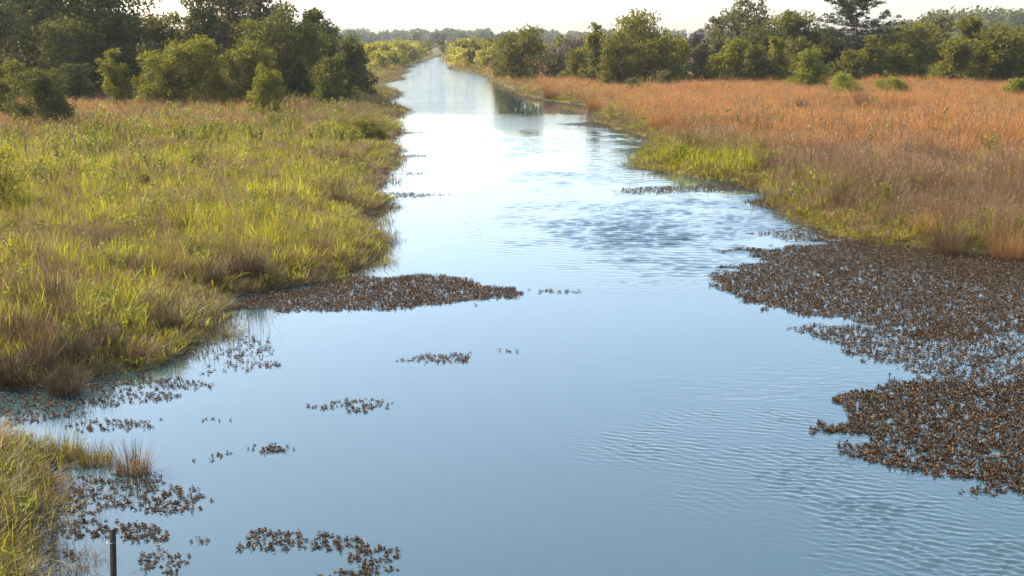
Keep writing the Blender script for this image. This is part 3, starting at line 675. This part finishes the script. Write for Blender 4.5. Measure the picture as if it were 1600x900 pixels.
# right bank
T('oak_tree', 812, 168, 41, 88, 'olive', 'bushy oak at the right shore that mirrors in the canal', 31, .02, 'oak', .22, 1.1)
T('shore_bush', 786, 178, 62, 50, 'grey', 'grey-green bush at the canal side of the mirrored oak', 32, .0, 'shrub', .2, 1.0, cat='bush')
T('shore_bush', 862, 165, 82, 84, 'grey', 'pale bush in orange grass right of the mirrored oak', 33, .0, 'shrub', .19, .9, cat='bush')
T('bare_shrub', 885, 176, 62, 80, 'mauve', 'leafless mauve-grey shrub between the mirrored oak and the large oak', 34, .0, 'sparse', .18, .7, cat='shrub')
T('oak_tree', 932, 150, 35, 52, 'olive', 'slender olive tree left of the large right oak', 35, .05, 'tall', .25, 1.0, RG)
T('oak_tree', 1008, 144, 16, 128, 'olive', 'large broad oak with rounded crown beside the orange field', 36, .02, 'oak', .25, 1.15, RG)
T('oak_tree', 965, 140, 48, 66, 'olive', 'lower lobe-crowned oak at the left foot of the large oak', 37, .0, 'oak', .23, 1.1, RG)
T('bare_shrub', 1088, 158, 45, 60, 'mauve', 'thin mauve bare shrub right of the large oak', 38, .05, 'sparse', .2, .6, cat='shrub')
T('ash_tree', 1165, 164, -22, 112, 'grey', 'tall pale loose-crowned tree left of the pine', 39, .15, 'tall', .25, .75, RG)
T('ash_tree', 1120, 167, 24, 60, 'grey', 'thin grey tree at the left foot of the tall pale one', 40, .1, 'sparse', .24, .8, RG)
T('oak_tree', 1240, 158, 17, 100, 'dark', 'dark spreading oak just left of the pine', 41, .03, 'oak', .26, 1.1, RG)
T('dome_shrub', 1140, 148, 60, 96, 'lit', 'olive-lit dome shrub under the tall pale tree', 42, .0, 'shrub', .22, 1.1, cat='shrub')
T('dome_shrub', 1204, 147, 56, 66, 'lit', 'olive-lit dome shrub under the dark spreading oak', 43, .0, 'shrub', .22, 1.1, cat='shrub')
T('dome_shrub', 1098, 150, 66, 60, 'grey', 'grey-green dome shrub beside the bare mauve one', 44, .0, 'shrub', .22, 1.0, cat='shrub')
T('dark_thicket_shrub', 1290, 155, 52, 90, 'olive', 'olive shrub at the left foot of the pine', 45, .0, 'shrub', .23, 1.1, cat='shrub')
pine(1331, 150, -12, 134, 'tall pine with open layered crown above the right thicket', 46)
T('bright_bush', 1264, 132, 77, 76, 'fresh', 'bright green rounded bush standing alone in front of the right trees', 47, .0, 'shrub', .17, 1.1, cat='bush')
T('dome_shrub', 1362, 144, 54, 62, 'olive', 'olive shrub right of the pine trunk', 48, .0, 'shrub', .21, 1.1, cat='shrub')
T('oak_tree', 1440, 148, 34, 110, 'olive', 'broad olive oak in the right thicket, left of the conical tip', 49, .0, 'oak', .24, 1.1, RG)
T('oak_tree', 1512, 146, 24, 70, 'olive', 'olive oak with conical tip in the right thicket', 50, .0, 'tall', .24, 1.15, RG)
T('ash_tree', 1462, 168, 14, 80, 'grey', 'sparse thin-leaved tree showing above the right thicket', 51, .1, 'sparse', .24, .5, RG)
T('oak_tree', 1492, 140, 56, 120, 'olive', 'low wide oak at the front of the right thicket', 52, .0, 'shrub', .23, 1.15, RG)
T('oak_tree', 1566, 143, 38, 100, 'olive', 'olive oak close to the right edge of the thicket', 53, .0, 'oak', .24, 1.15, RG)
T('oak_tree', 1640, 144, 44, 110, 'dark', 'dark oak cut by the right edge of the view', 54, .0, 'oak', .24, 1.1, RG)
for k_, (px, d, top, w_, mt, lab) in enumerate((
        (905, 160, 74, 70, 'olive', 'olive shrub between the pale shore bush and the slender olive tree'),
        (1062, 150, 62, 70, 'lit', 'olive shrub at the right foot of the large oak'),
        (1180, 146, 70, 60, 'olive', 'olive shrub between the two lit dome shrubs'),
        (1245, 150, 62, 90, 'olive', 'olive shrub behind the lone bright bush'),
        (1330, 143, 78, 90, 'olive', 'olive low shrub hiding the foot of the pine'),
        (1405, 144, 66, 80, 'lit', 'yellow-olive shrub at the left foot of the broad olive oak'),
        (1540, 142, 62, 90, 'lit', 'yellow-olive shrub before the oak with conical tip'),
        (1600, 142, 70, 90, 'olive', 'olive shrub at the right edge before the dark oak'),
        (1200, 156, 30, 90, 'dark', 'dark oak between the tall pale tree and the spreading oak'),
        (1290, 156, 40, 90, 'olive', 'olive oak between the spreading oak and the pine'),
        (1390, 154, 44, 90, 'dark', 'dark oak right behind the pine'))):
    T('thicket_shrub' if top > 50 else 'oak_tree', px, d, top, w_, mt, lab, 930 + k_, .0, 'shrub' if top > 50 else 'oak', .2, 1.1, cat='shrub' if top > 50 else 'tree')
# low bushes in the orange field
for px, top, by, w_, mt, lab, sd_ in (
        (1322, 113, 152, 84, 'fresh', 'low bright green bush in the orange field, left of two', 61),
        (1392, 120, 151, 84, 'fresh', 'low bright green bush in the orange field, right of two', 62),
        (1482, 138, 151, 24, 'fresh', 'tiny green bush between the low pair and the right edge', 63),
        (1592, 120, 156, 66, 'fresh', 'low bright green bush cut by the right edge of the field', 64),
        (1041, 109, 138, 40, 'grey', 'pale grey-green bush at the foot of the large oak', 65),
        (1079, 120, 137, 18, 'grey', 'small pale bush right of the one below the large oak', 66),
        (990, 120, 146, 44, 'grey', 'low grey-green bush among orange stalks left of the field', 67),
        (1444, 272, 308, 30, 'fresh', 'small leafy green plant among the dry stalks on the right', 68),
        (1306, 238, 268, 46, 'olive', 'olive weed bush among taupe stalks above the right shore', 69),
        (220, 268, 306, 54, 'olive', 'dark olive weed clump on the left bank slope', 70),
        (316, 236, 264, 44, 'olive', 'round olive weed clump further up the left bank', 71),
        (575, 186, 216, 92, 'olive', 'mound of dark green weeds at the left water edge', 72)):
    T('low_bush', px, 0, top, w_, mt, lab, sd_, .0, 'shrub', .12 if by < 160 else .075, .9, base_py=by, cat='bush')
# willow shrubs along the far reach
rg0 = np.random.default_rng(77); wi = 0
far_l = [(578, 64, 235), (600, 62, 250), (622, 61, 268), (640, 62, 285), (656, 63, 305), (668, 64, 325), (678, 66, 350), (590, 76, 215), (612, 74, 240), (634, 73, 262), (560, 66, 225), (648, 66, 330), (615, 60, 320), (640, 60, 360)]
far_r = [(706, 62, 300), (722, 58, 285), (742, 58, 260), (762, 60, 240), (778, 62, 225), (712, 72, 270), (732, 74, 245), (752, 76, 225), (700, 66, 330), (770, 58, 290), (745, 57, 330)]
for side, L in (('left', far_l), ('right', far_r)):
    for px, top, d in L:
        wi += 1; w_ = rg0.uniform(34, 54); sg = -1 if side == 'left' else 1
        while land(np.array([x_at(d, px)]), np.array([float(d)]))[0] < .42 * w_ / FPX * d: px += sg * 2
        T('willow_shrub', px, d, top + rg0.uniform(1, 6), w_ * 1.2, 'willow' if rg0.uniform() < .8 else 'lit',
          'yellow-green willow shrub along the far %s bank of the canal' % side, 200 + wi, .0, 'shrub', .3, .9,
          'far %s bank willows' % side, cat='shrub')

# far woods: one uncountable mass each
def wood(name, spans, label, seed, leaf, mat):
    rg = np.random.default_rng(seed); Ps, Vv = [], []
    for px0, px1, d0, d1, ytop0, ytop1, count in spans:
        for i in range(count):
            px = rg.uniform(px0, px1); d = rg.uniform(d0, d1); f = (px - px0) / (px1 - px0)
            x = x_at(d, px); g_ = float(height(np.array([x]), np.array([d]))[0])
            h = z_at(d, ytop0 + (ytop1 - ytop0) * f + 5 * (vnoise(np.array([px]), np.array([0.]), 40, 3)[0] - .5)) * rg.uniform(.72, 1.12) - g_
            r_ = rg.uniform(.28, .5) * h; k = 9
            for q in range(k):
                c = np.array([x, d, g_ + h * rg.uniform(.35, .85)]) + rg.normal(0, .4, 3) * np.array([r_, r_, 0]); rr = r_ * rg.uniform(.4, .6)
                c[2] = min(c[2], g_ + h - rr)
                D = sphere_dirs(rg, 30); Ps.append(np.concatenate([c + D * rr * rg.uniform(.5, 1.1, 30)[:, None], D], 1)); Vv.append(np.full(30, rg.uniform(0, 1)))
            D = sphere_dirs(rg, 30); c = np.array([x, d, g_ + h * .2]); Ps.append(np.concatenate([c + D * np.array([r_, r_, h * .25]), D], 1)); Vv.append(np.full(30, .1))
    P = np.concatenate(Ps); V, F = leaves(rg, P[:, :3], P[:, 3:], leaf, .7)
    o = build(name, V, [F], LEAFM[mat], attrs={'v': np.repeat(np.concatenate(Vv), 4)})
    return tag(o, label, 'wood', kind='stuff')
wood('far_wood', [(380, 1000, 1050, 1300, 42, 50, 140), (900, 1450, 950, 1200, 48, 44, 90), (-250, 450, 700, 900, 44, 42, 70), (380, 1000, 800, 950, 47, 52, 60)], 'hazy blue-green wood along the flat horizon', 301, 2.3, 'dark')
wood('back_thicket', [(-300, 540, 150, 210, 66, 72, 60), (880, 1750, 190, 270, 58, 56, 120), (560, 720, 380, 440, 60, 62, 30), (720, 900, 240, 300, 60, 62, 24)], 'dense green thicket filling in behind the standing trees', 303, .55, 'olive')
wood('hill_wood', [(1370, 1480, 640, 760, 40, 18, 60), (1460, 1780, 620, 760, 17, 8, 130)], 'hazy blue wooded rise behind the right thicket', 302, 1.7, 'dark')

# ------------------------------------------------------------------ tussocks and tall weeds one can tell apart
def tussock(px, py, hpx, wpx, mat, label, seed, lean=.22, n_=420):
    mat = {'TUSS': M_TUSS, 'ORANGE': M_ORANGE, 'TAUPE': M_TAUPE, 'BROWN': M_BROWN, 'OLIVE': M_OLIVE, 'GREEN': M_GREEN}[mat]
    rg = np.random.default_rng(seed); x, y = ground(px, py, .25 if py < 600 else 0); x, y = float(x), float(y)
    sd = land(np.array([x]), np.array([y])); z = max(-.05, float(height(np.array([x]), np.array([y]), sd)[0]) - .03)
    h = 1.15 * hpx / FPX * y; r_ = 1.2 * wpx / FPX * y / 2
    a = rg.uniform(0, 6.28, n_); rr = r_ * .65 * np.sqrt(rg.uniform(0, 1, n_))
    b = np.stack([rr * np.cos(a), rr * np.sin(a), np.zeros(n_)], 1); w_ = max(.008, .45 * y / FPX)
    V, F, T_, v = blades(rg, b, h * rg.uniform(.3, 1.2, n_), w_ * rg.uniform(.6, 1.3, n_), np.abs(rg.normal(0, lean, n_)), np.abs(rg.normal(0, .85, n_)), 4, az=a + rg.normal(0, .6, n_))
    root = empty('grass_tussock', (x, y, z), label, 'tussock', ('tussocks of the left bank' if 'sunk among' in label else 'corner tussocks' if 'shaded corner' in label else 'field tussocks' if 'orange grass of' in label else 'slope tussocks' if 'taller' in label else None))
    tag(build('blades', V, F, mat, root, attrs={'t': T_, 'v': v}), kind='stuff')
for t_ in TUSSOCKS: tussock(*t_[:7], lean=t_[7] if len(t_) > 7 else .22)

# leafy weeds scattered below the left trees, thin dead stalks on the right
def weed_mesh(seed):
    rg = np.random.default_rng(seed); Ps, Ds = [], []; stems = []
    for s in range(7):
        a = rg.uniform(0, 6.28); tip = np.array([math.cos(a) * .28, math.sin(a) * .28, rg.uniform(.55, .95)]); b = tip * np.array([.15, .15, 0])
        for f in np.linspace(.25, 1, 12):
            d = sphere_dirs(rg, 3); Ps.append(b + (tip - b) * f + d * .05); Ds.append(d * .6 + np.array([0, 0, .6]))
        stems.append((b, tip))
    V, F = leaves(rg, np.concatenate(Ps), np.concatenate(Ds), .09, .5)
    return V, F, np.repeat(rg.uniform(0, 1, len(V) // 4), 4), stems
protos = []
for i in range(3):
    V, F, v, stems = weed_mesh(500 + i)
    lo_ = build('foliage', V, [F], LEAFM['fresh' if i else 'lit'], attrs={'v': v}, link=False)
    sv, sf = [], []; off = 0
    for b, t_ in stems:
        tv, tq, tc = tube([b, (b + t_) / 2, t_], [.012, .009, .004], 4); sv.append(tv); sf.append(tq + off); off += len(tv)
    so_ = build('stem', np.concatenate(sv), [np.concatenate(sf)], BARK, link=False)
    protos.append((lo_, so_))
rg1 = np.random.default_rng(88)
def weeds(boxpx, count, label, group, smin, smax):
    k = 0
    while k < count:
        px, py = rg1.uniform(boxpx[0], boxpx[2]), rg1.uniform(boxpx[1], boxpx[3]); x, y = ground(px, py, .5); x, y = float(x), float(y)
        sd = land(np.array([x]), np.array([y]))
        if sd[0] < .8 or fnoise(np.array([x]), np.array([y]), 7, 91)[0] < .42: continue
        root = empty('leafy_weed', (x, y, float(height(np.array([x]), np.array([y]), sd)[0])), label, 'weed', group)
        s = rg1.uniform(smin, smax); root.scale = (s, s, s * rg1.uniform(.8, 1.1)); root.rotation_euler[2] = rg1.uniform(0, 6.28)
        for o in protos[rg1.integers(0, 3)]:
            c = o.copy(); COL.objects.link(c); c.parent = root; c['kind'] = 'stuff'
        k += 1
weeds((140, 150, 560, 232), 60, 'leafy green weed among rusty grass below the left trees', 'weeds below the left trees', .8, 1.4)
weeds((0, 210, 330, 300), 26, 'leafy weed on the upper left part of the green bank', 'weeds on the left slope', .8, 1.3)
weeds((1100, 150, 1600, 330), 22, 'green leafy weed among the dry stalks of the right field', 'weeds in the right field', .6, 1.1)

def stalk(px, py, hpx, label, seed, group):
    rg = np.random.default_rng(seed); x, y = ground(px, py, .3); x, y = float(x), float(y)
    z = float(height(np.array([x]), np.array([y]))[0]); h = hpx / FPX * y
    root = empty('dead_stalk', (x, y, z), label, 'dead plant', group); k = rg.normal(0, .08 * h, 2)
    path = [np.array([k[0] * f, k[1] * f, h * f]) for f in (0, .35, .7, 1)]
    add_tube('stem', path, [.012, .010, .008, .004], BARK, root, 5)
    for i in range(6):
        f = rg.uniform(.3, .9); a = np.array([k[0] * f, k[1] * f, h * f]); az = rg.uniform(0, 6.28); L = h * rg.uniform(.12, .3)
        add_tube('twig', [a, a + np.array([math.cos(az) * L * .4, math.sin(az) * L * .4, L])], [.006, .003], BARK, root, 4)
for i in range(16):
    stalk(1330 + rg1.uniform(0, 110), 250 + rg1.uniform(-14, 26), rg1.uniform(45, 75), 'thin bare grey stalk in the group of dead stalks right of centre field', 600 + i, 'dead stalks in the right field')
for i in range(12):
    stalk(30 + rg1.uniform(0, 170), 268 + rg1.uniform(-14, 26), rg1.uniform(40, 70), 'thin bare grey stalk at the upper left of the green bank', 630 + i, 'dead stalks on the left bank')

# ------------------------------------------------------------------ floating mats of brown water plants
M_HYA = leaf_mat('brown_floating_leaves', (.030, .016, .006), (.21, .13, .062), .25, .5, .14, None, .1)
def rosettes(rg, x, y, size, fine):
    """crowds of cupped round leaves, each folded at the midrib, over flat rotting ones"""
    n_ = len(x); kk = 5 if fine else 4; cx = np.repeat(x, kk); cy = np.repeat(y, kk); N_ = n_ * kk
    az = rg.uniform(0, 2 * np.pi, N_); tilt = rg.uniform(0, 1.15, N_); s = np.repeat(size, kk) * rg.uniform(.6, 1.3, N_) * (1 if fine else 1.12)
    r0 = s * rg.uniform(.1, 1.1, N_); d = np.stack([np.cos(az), np.sin(az)], 1)
    A = np.stack([d[:, 0] * np.cos(tilt), d[:, 1] * np.cos(tilt), np.sin(tilt)], 1)      # leaf axis
    B = np.stack([-d[:, 1], d[:, 0], np.zeros(N_)], 1); Nn = np.cross(A, B)
    O = np.stack([cx + d[:, 0] * r0, cy + d[:, 1] * r0, rg.uniform(.2, 1.1, N_) * np.repeat(size, kk)], 1)
    S = s[:, None]; cup = -Nn * S * .22
    if fine:
        V = np.stack([O, O + A * S * .35 + B * S * .48 - cup, O + A * S * .8 + B * S * .42 - cup, O + A * S * 1.05, O + A * S * .8 - B * S * .42 - cup, O + A * S * .35 - B * S * .48 - cup], 1).reshape(-1, 3)
        o_ = np.arange(N_) * 6; F = np.concatenate([np.stack([o_, o_ + 1, o_ + 2, o_ + 3], 1), np.stack([o_, o_ + 3, o_ + 4, o_ + 5], 1)]); m_ = 6
    else:                                            # too far off to see the leaf's rim
        V = np.stack([O, O + A * S * .6 + B * S * .46 - cup, O + A * S * 1.05, O + A * S * .6 - B * S * .46 - cup], 1).reshape(-1, 3)
        o_ = np.arange(N_) * 4; F = np.stack([o_, o_ + 1, o_ + 2, o_ + 3], 1); m_ = 4
    # flat rotting leaves lying on the water under the crowd
    a2 = rg.uniform(0, 6.28, n_); S2 = (size * rg.uniform(1.2, 2.2, n_))[:, None]; d2 = np.stack([np.cos(a2), np.sin(a2), np.zeros(n_)], 1); e2 = np.stack([-np.sin(a2), np.cos(a2), np.zeros(n_)], 1) * .62
    c2 = np.stack([x, y, rg.uniform(.003, .008, n_)], 1); o2 = len(V) + np.arange(n_) * 4
    V = np.concatenate([V, np.stack([c2 - d2 * S2, c2 + e2 * S2, c2 + d2 * S2, c2 - e2 * S2], 1).reshape(-1, 3)])
    v = np.concatenate([np.repeat(rg.uniform(0, 1, N_) ** 3.0, m_), np.repeat(rg.uniform(0, .12, n_), 4)])  # mostly dark leaves; the rare pale tan ones double as painted glints
    return V, [F, np.stack([o2, o2 + 1, o2 + 2, o2 + 3], 1)], v
def mat_of_leaves(poly, per_m2, label, seed, size=.055, ragged=.5, nscale=.9, thresh=.42):
    rg = np.random.default_rng(seed); P = _w(poly); lo_, hi_ = P.min(0) - .4, P.max(0) + .4
    small = (hi_ - lo_ - .8).prod() < 14; ed = .1 if small else .2; thresh -= .035 if small else 0.02
    n_ = int(per_m2 * (hi_ - lo_).prod()); x = rg.uniform(lo_[0], hi_[0], n_); y = rg.uniform(lo_[1], hi_[1], n_)
    wx_ = x + (fnoise(x, y, .7, seed) - .5) * ragged * 1.6; wy_ = y + (fnoise(x, y, .7, seed + 1) - .5) * ragged * 2.6
    d = poly_dist(wx_, wy_, P); ins = in_poly(wx_, wy_, P)
    f = fnoise(x * .4, y * 1.3, nscale, seed + 2) * .75 + fnoise(x * .6, y, nscale * .22, seed + 4) * .25 + np.clip(d, 0, .5) * .3 - thresh
    keep = ins & (rg.uniform(0, 1, n_) < np.clip(f / .10 + .12, .0, 1) * np.clip(.12 + d / ed, 0, 1)) & (f > -.03) & (land(x, y) < .5)
    x, y = x[keep], y[keep]
    if not len(x): return 0
    fine = P[:, 1].mean() < 21; V, F, v = rosettes(rg, x, y, size * rg.uniform(.7, 1.25, len(x)), fine)
    o = build('floating_leaf_mat', V, F, M_HYA, attrs={'v': v})
    tag(o, label, 'water plants', kind='stuff')
    return len(x)
MATS = [
    ([(1100, 432), (1180, 408), (1140, 394), (1230, 384), (1290, 372), (1420, 382), (1600, 400), (1690, 415), (1690, 535), (1600, 530), (1400, 520), (1290, 500), (1220, 490), (1150, 466)], 130, 'large brown mat of floating plants along the right shore', .9, 1.4, .30),
    ([(1222, 505), (1400, 505), (1600, 520), (1680, 522), (1680, 592), (1600, 606), (1450, 600), (1370, 566), (1290, 535), (1240, 520)], 80, 'thin open mat of floating plants below the large right one', .7, .7, .42),
    ([(1240, 684), (1320, 642), (1290, 632), (1410, 603), (1600, 588), (1690, 596), (1690, 740), (1640, 760), (1540, 742), (1420, 740), (1300, 706), (1360, 688)], 140, 'brown pointed mat of floating plants at the lower right', .55, .7, .38),
    ([(1495, 772), (1560, 752), (1700, 745), (1700, 790), (1580, 778)], 110, 'small tongue of floating plants at the lower right edge', .3, .5, .42),
    ([(345, 482), (400, 464), (500, 442), (580, 431), (690, 431), (770, 441), (825, 456), (810, 465), (730, 474), (660, 484), (580, 488), (440, 487)], 140, 'long brown mat of floating plants reaching into mid canal from the left', .5, .9, .33),
    ([(815, 452), (910, 455), (912, 459), (820, 461)], 45, 'thin trail of leaves off the tip of the mid canal mat', .2, .4, .45),
    ([(585, 301), (640, 301), (710, 305), (640, 309), (585, 312)], 40, 'thin dark line of plants beside the left shore, third from the far end', .3, .8, .38),
    ([(600, 241), (690, 243), (640, 247), (600, 250)], 30, 'thin dark line of plants beside the left shore, second from the far end', .3, .8, .36),
    ([(590, 270), (670, 270), (620, 275), (585, 278)], 30, 'short line of plants at the left shore between two longer lines', .3, .8, .4),
    ([(610, 206), (690, 207), (615, 210)], 25, 'farthest thin dark line of plants off the left shore', .3, 1., .3),
    ([(575, 320), (640, 323), (590, 332)], 40, 'ragged spit of plants at the left shore below the third line', .3, .8, .35),
    ([(945, 297), (1000, 293), (1080, 286), (1180, 284), (1200, 300), (1100, 301), (990, 303)], 42, 'speckled spit of floating plants off the green right tongue', .5, 1.0, .43),
    ([(1150, 316), (1230, 308), (1270, 345), (1215, 330)], 50, 'speckled fringe of plants at the right shore above the large mat', .4, .8, .38),
    ([(1175, 364), (1300, 352), (1330, 378), (1240, 374), (1170, 369)], 40, 'sparse line of leaves just beyond the large right mat', .4, .6, .46),
    ([(866, 194), (935, 190), (980, 199), (930, 199)], 35, 'dark thin spit at the right shore below the mirrored oak', .3, 1.2, .2),
    ([(905, 204), (1000, 204), (1010, 209)], 30, 'second dark thin spit at the right shore, just nearer', .3, 1.2, .25),
    ([(780, 141), (830, 148), (930, 166), (925, 172), (850, 162), (790, 150)], 12, 'pale scum of floating leaves under the mirrored oak', .6, 2., .45),
    ([(0, 606), (110, 602), (200, 590), (290, 588), (355, 595), (350, 610), (270, 616), (180, 640), (100, 660), (-60, 668), (-80, 620)], 75, 'speckled mat of leaves below the left bank corner', .5, .6, .44),
    ([(250, 560), (345, 520), (430, 535), (420, 580), (330, 590)], 24, 'loose leaves drifting off the left bank corner', .6, .5, .5),
    ([(100, 668), (170, 655), (260, 653), (240, 666), (140, 676)], 75, 'narrow drift of leaves above the near left tussocks', .3, .5, .42),
    ([(305, 655), (360, 653), (375, 660), (320, 663)], 75, 'tiny drift of leaves right of the narrow left drift', .15, .4, .42),
    ([(460, 640), (540, 625), (622, 630), (610, 640), (560, 654), (540, 640)], 80, 'small patch of floating leaves in open water, left of centre', .25, .5, .43),
    ([(600, 566), (660, 552), (740, 549), (745, 568), (680, 570)], 55, 'small patch of floating leaves nearest the canal middle', .25, .5, .45),
    ([(765, 547), (795, 547), (830, 548), (795, 551)], 60, 'few specks of floating leaves right of the middle patch', .1, .3, .42),
    ([(382, 700), (400, 692), (440, 694), (466, 698), (440, 706), (400, 708)], 130, 'compact dark clump of floating leaves, lower left open water', .15, .5, .30),
    ([(300, 722), (345, 704), (395, 704), (360, 714), (330, 722)], 70, 'thin trail of leaves beside the compact dark clump', .15, .4, .46),
    ([(100, 770), (150, 745), (260, 745), (345, 790), (300, 802), (200, 800), (120, 812)], 90, 'leaf drift beyond the post, lower left', .35, .45, .45),
    ([(90, 830), (150, 812), (240, 818), (285, 838), (230, 850), (150, 850), (100, 850)], 125, 'dense leaf band just behind the post', .25, .45, .36),
    ([(210, 870), (250, 852), (300, 870), (285, 920), (240, 920)], 85, 'scattered leaves right of the post', .25, .4, .46),
    ([(275, 840), (340, 838), (345, 848), (300, 850)], 80, 'short leaf trail between the post band and the bottom patch', .12, .4, .42),
    ([(345, 850), (400, 836), (480, 836), (560, 830), (590, 845), (635, 858), (600, 870), (630, 885), (560, 884), (510, 866), (450, 860), (400, 866)], 120, 'forked patch of floating leaves at the bottom, left of centre', .3, .45, .42),
    ([(465, 905), (560, 888), (610, 890), (600, 920), (480, 930)], 110, 'patch of leaves and twigs cut by the bottom edge', .25, .45, .42),
    ([(0, 740), (90, 700), (150, 720), (140, 800), (100, 900), (60, 960), (0, 960)], 60, 'leaves floating among the near left grass', .4, .4, .46),
]
for i, (P, dn, lab, rag, ns, th) in enumerate(MATS):
    mat_of_leaves(P, dn * 2.8 * (.8 if np.mean([q[1] for q in P]) > 590 and np.mean([q[0] for q in P]) < 900 else 1), lab, 700 + 3 * i, .022 if np.mean([q[0] for q in P]) > 900 or np.mean([q[1] for q in P]) < 590 else .018, rag, ns, th)

# near grass standing in the lower left corner
def near_grass(name, mat, poly, per_m2, h, w_, label, seed):
    rg = np.random.default_rng(seed); P = _w(poly); lo_, hi_ = P.min(0), P.max(0); n_ = int(per_m2 * (hi_ - lo_).prod())
    x = rg.uniform(lo_[0], hi_[0], n_); y = rg.uniform(lo_[1], hi_[1], n_); k = in_poly(x + (fnoise(x, y, .6, seed) - .5) * .6, y + (fnoise(x, y, .6, seed + 1) - .5) * .9, P)
    k &= fnoise(x, y, .5, seed + 5) > .36
    x, y = x[k], y[k]; n_ = len(x)
    sd = land(x, y); z = np.where(sd > 0, height(x, y, sd), -.03) - .02
    V, F, T_, v = blades(rg, np.stack([x, y, z], 1), h * rg.uniform(.45, 1.15, n_), w_ * rg.uniform(.6, 1.3, n_), np.abs(rg.normal(0, .3, n_)), np.abs(rg.normal(0, .7, n_)), 5)
    tag(build(name, V, F, mat, attrs={'t': T_, 'v': v}), label, 'grass', kind='stuff')
NP = [(-120, 700), (20, 688), (90, 700), (120, 730), (100, 790), (70, 860), (60, 930), (-120, 1000)]
near_grass('near_green_grass', M_GREEN, NP, 70, .38, .011, 'green blades of the near grass in the lower left corner', 801)
near_grass('near_olive_grass', M_OLIVE, NP, 200, .36, .008, 'olive and golden dry blades of the near grass in the lower left corner', 802)
near_grass('edge_reed_grass', M_OLIVE, [(300, 560), (330, 500), (360, 496), (430, 520), (410, 552), (350, 572)], 26, .42, .009, 'sparse grass blades standing in water off the left bank corner', 803)
near_grass('flooded_reed_grass', M_BROWN, [(70, 720), (150, 715), (200, 780), (170, 880), (110, 960), (70, 960)], 55, .36, .006, 'thin brown stems standing in shallow water behind the post', 804)
near_grass('shore_reed_grass', M_BROWN, [(560, 300), (600, 290), (628, 372), (622, 408), (570, 425), (545, 420)], 20, .5, .012, 'brown ragged stems along the left shore of the narrow canal', 805)

# ------------------------------------------------------------------ steel post with a loose rope end, at the near left
def steel_post():
    y = 12.6; x = x_at(y, 169, .9); ztop = z_at(y, 826)
    root = empty('steel_post', (x, y, -.3), 'dark steel post standing in the water at the bottom left', 'post')
    m, n, l, out = nodes('weathered_dark_steel')
    no = n.new('ShaderNodeTexNoise'); no.inputs['Scale'].default_value = 22; no.inputs['Detail'].default_value = 6
    cr = n.new('ShaderNodeValToRGB'); l.new(no.outputs[0], cr.inputs[0]); cr.color_ramp.elements[0].position = .38; cr.color_ramp.elements[1].position = .68
    cr.color_ramp.elements[0].color = (.012, .013, .012, 1); cr.color_ramp.elements[1].color = (.075, .046, .028, 1)
    p = n.new('ShaderNodeBsdfPrincipled'); p.inputs['Roughness'].default_value = .6; p.inputs['Metallic'].default_value = .2
    l.new(cr.outputs[0], p.inputs['Base Color']); l.new(p.outputs[0], out.inputs['Surface'])
    root.rotation_euler = (R(.8), R(1.3), R(6))
    # T section: flange and web
    a, b, w_ = .029, .004, .030; H = ztop + .3
    prof = [(-a, -b), (-b, -b), (-b, -w_), (b, -w_), (b, -b), (a, -b), (a, b), (-a, b)]
    k = len(prof); V = [(q[0] + s * .006, q[1], z) for s, z in ((0, 0), (1, H - .006), (1, H)) for q in (prof if z < H else [(.85 * c[0], .85 * c[1]) for c in prof])]
    F = [[i + r_ * k, (i + 1) % k + r_ * k, (i + 1) % k + (r_ + 1) * k, i + (r_ + 1) * k] for r_ in (0, 1) for i in range(k)]
    build('shaft', np.array(V), [np.array(F), np.array([[2 * k + i for i in range(k)]])], m, root)
    for j in range(9):                              # studs along the flange
        z = H - .06 - j * .09; V = []
        for (sx, sy, sz) in [(i & 1, i >> 1 & 1, i >> 2 & 1) for i in range(8)]: V.append(((sx - .5) * .02 + .006, b + sy * .008 - .0005, z + (sz - .5) * .02))
        build('stud', np.array(V), [np.array([[0, 1, 3, 2], [4, 6, 7, 5], [0, 4, 5, 1], [2, 3, 7, 6], [0, 2, 6, 4], [1, 5, 7, 3]])], m, root)
    mr_, n, l, out = nodes('white_rope')
    p = n.new('ShaderNodeBsdfPrincipled'); p.inputs['Base Color'].default_value = (.62, .60, .55, 1); p.inputs['Roughness'].default_value = .85; l.new(p.outputs[0], out.inputs['Surface'])
    rope = empty('rope_end', (x, y, ztop - .10), 'stiff white rope end sticking out from the steel post', 'rope')
    pts = [(-.010, -.008, -.028), (-.03, -.014, -.012), (-.06, -.012, .018), (-.085, -.01, .05), (-.104, -.012, .078)]
    add_tube('strand', pts, [.0055, .006, .006, .0055, .004], mr_, rope, 7)
    add_tube('loop', [(.03 * math.cos(t), -.014 + .026 * math.sin(t) - .0, -.03 + .002 * math.sin(2 * t)) for t in np.linspace(0, 2 * math.pi, 13)], [.005] * 13, mr_, rope, 6)
steel_post()

# ------------------------------------------------------------------ haze
def haze():
    x0, x1, y0, y1, z0, z1 = -2200, 2200, -200, 1700, -2.5, 34.0
    V = np.array([(x, y, z) for z in (z0, z1) for y in (y0, y1) for x in (x0, x1)], float)
    F = np.array([[0, 2, 3, 1], [4, 5, 7, 6], [0, 1, 5, 4], [2, 6, 7, 3], [0, 4, 6, 2], [1, 3, 7, 5]])
    m, n, l, out = nodes('haze_air')
    v = n.new('ShaderNodeVolumePrincipled'); v.inputs['Color'].default_value = (.90, .95, 1, 1); v.inputs['Density'].default_value = .00013; v.inputs['Anisotropy'].default_value = .35
    l.new(v.outputs[0], out.inputs['Volume'])
    tag(build('haze', V, [F], m), 'thin pale haze over the marsh', 'haze', kind='stuff')
haze()
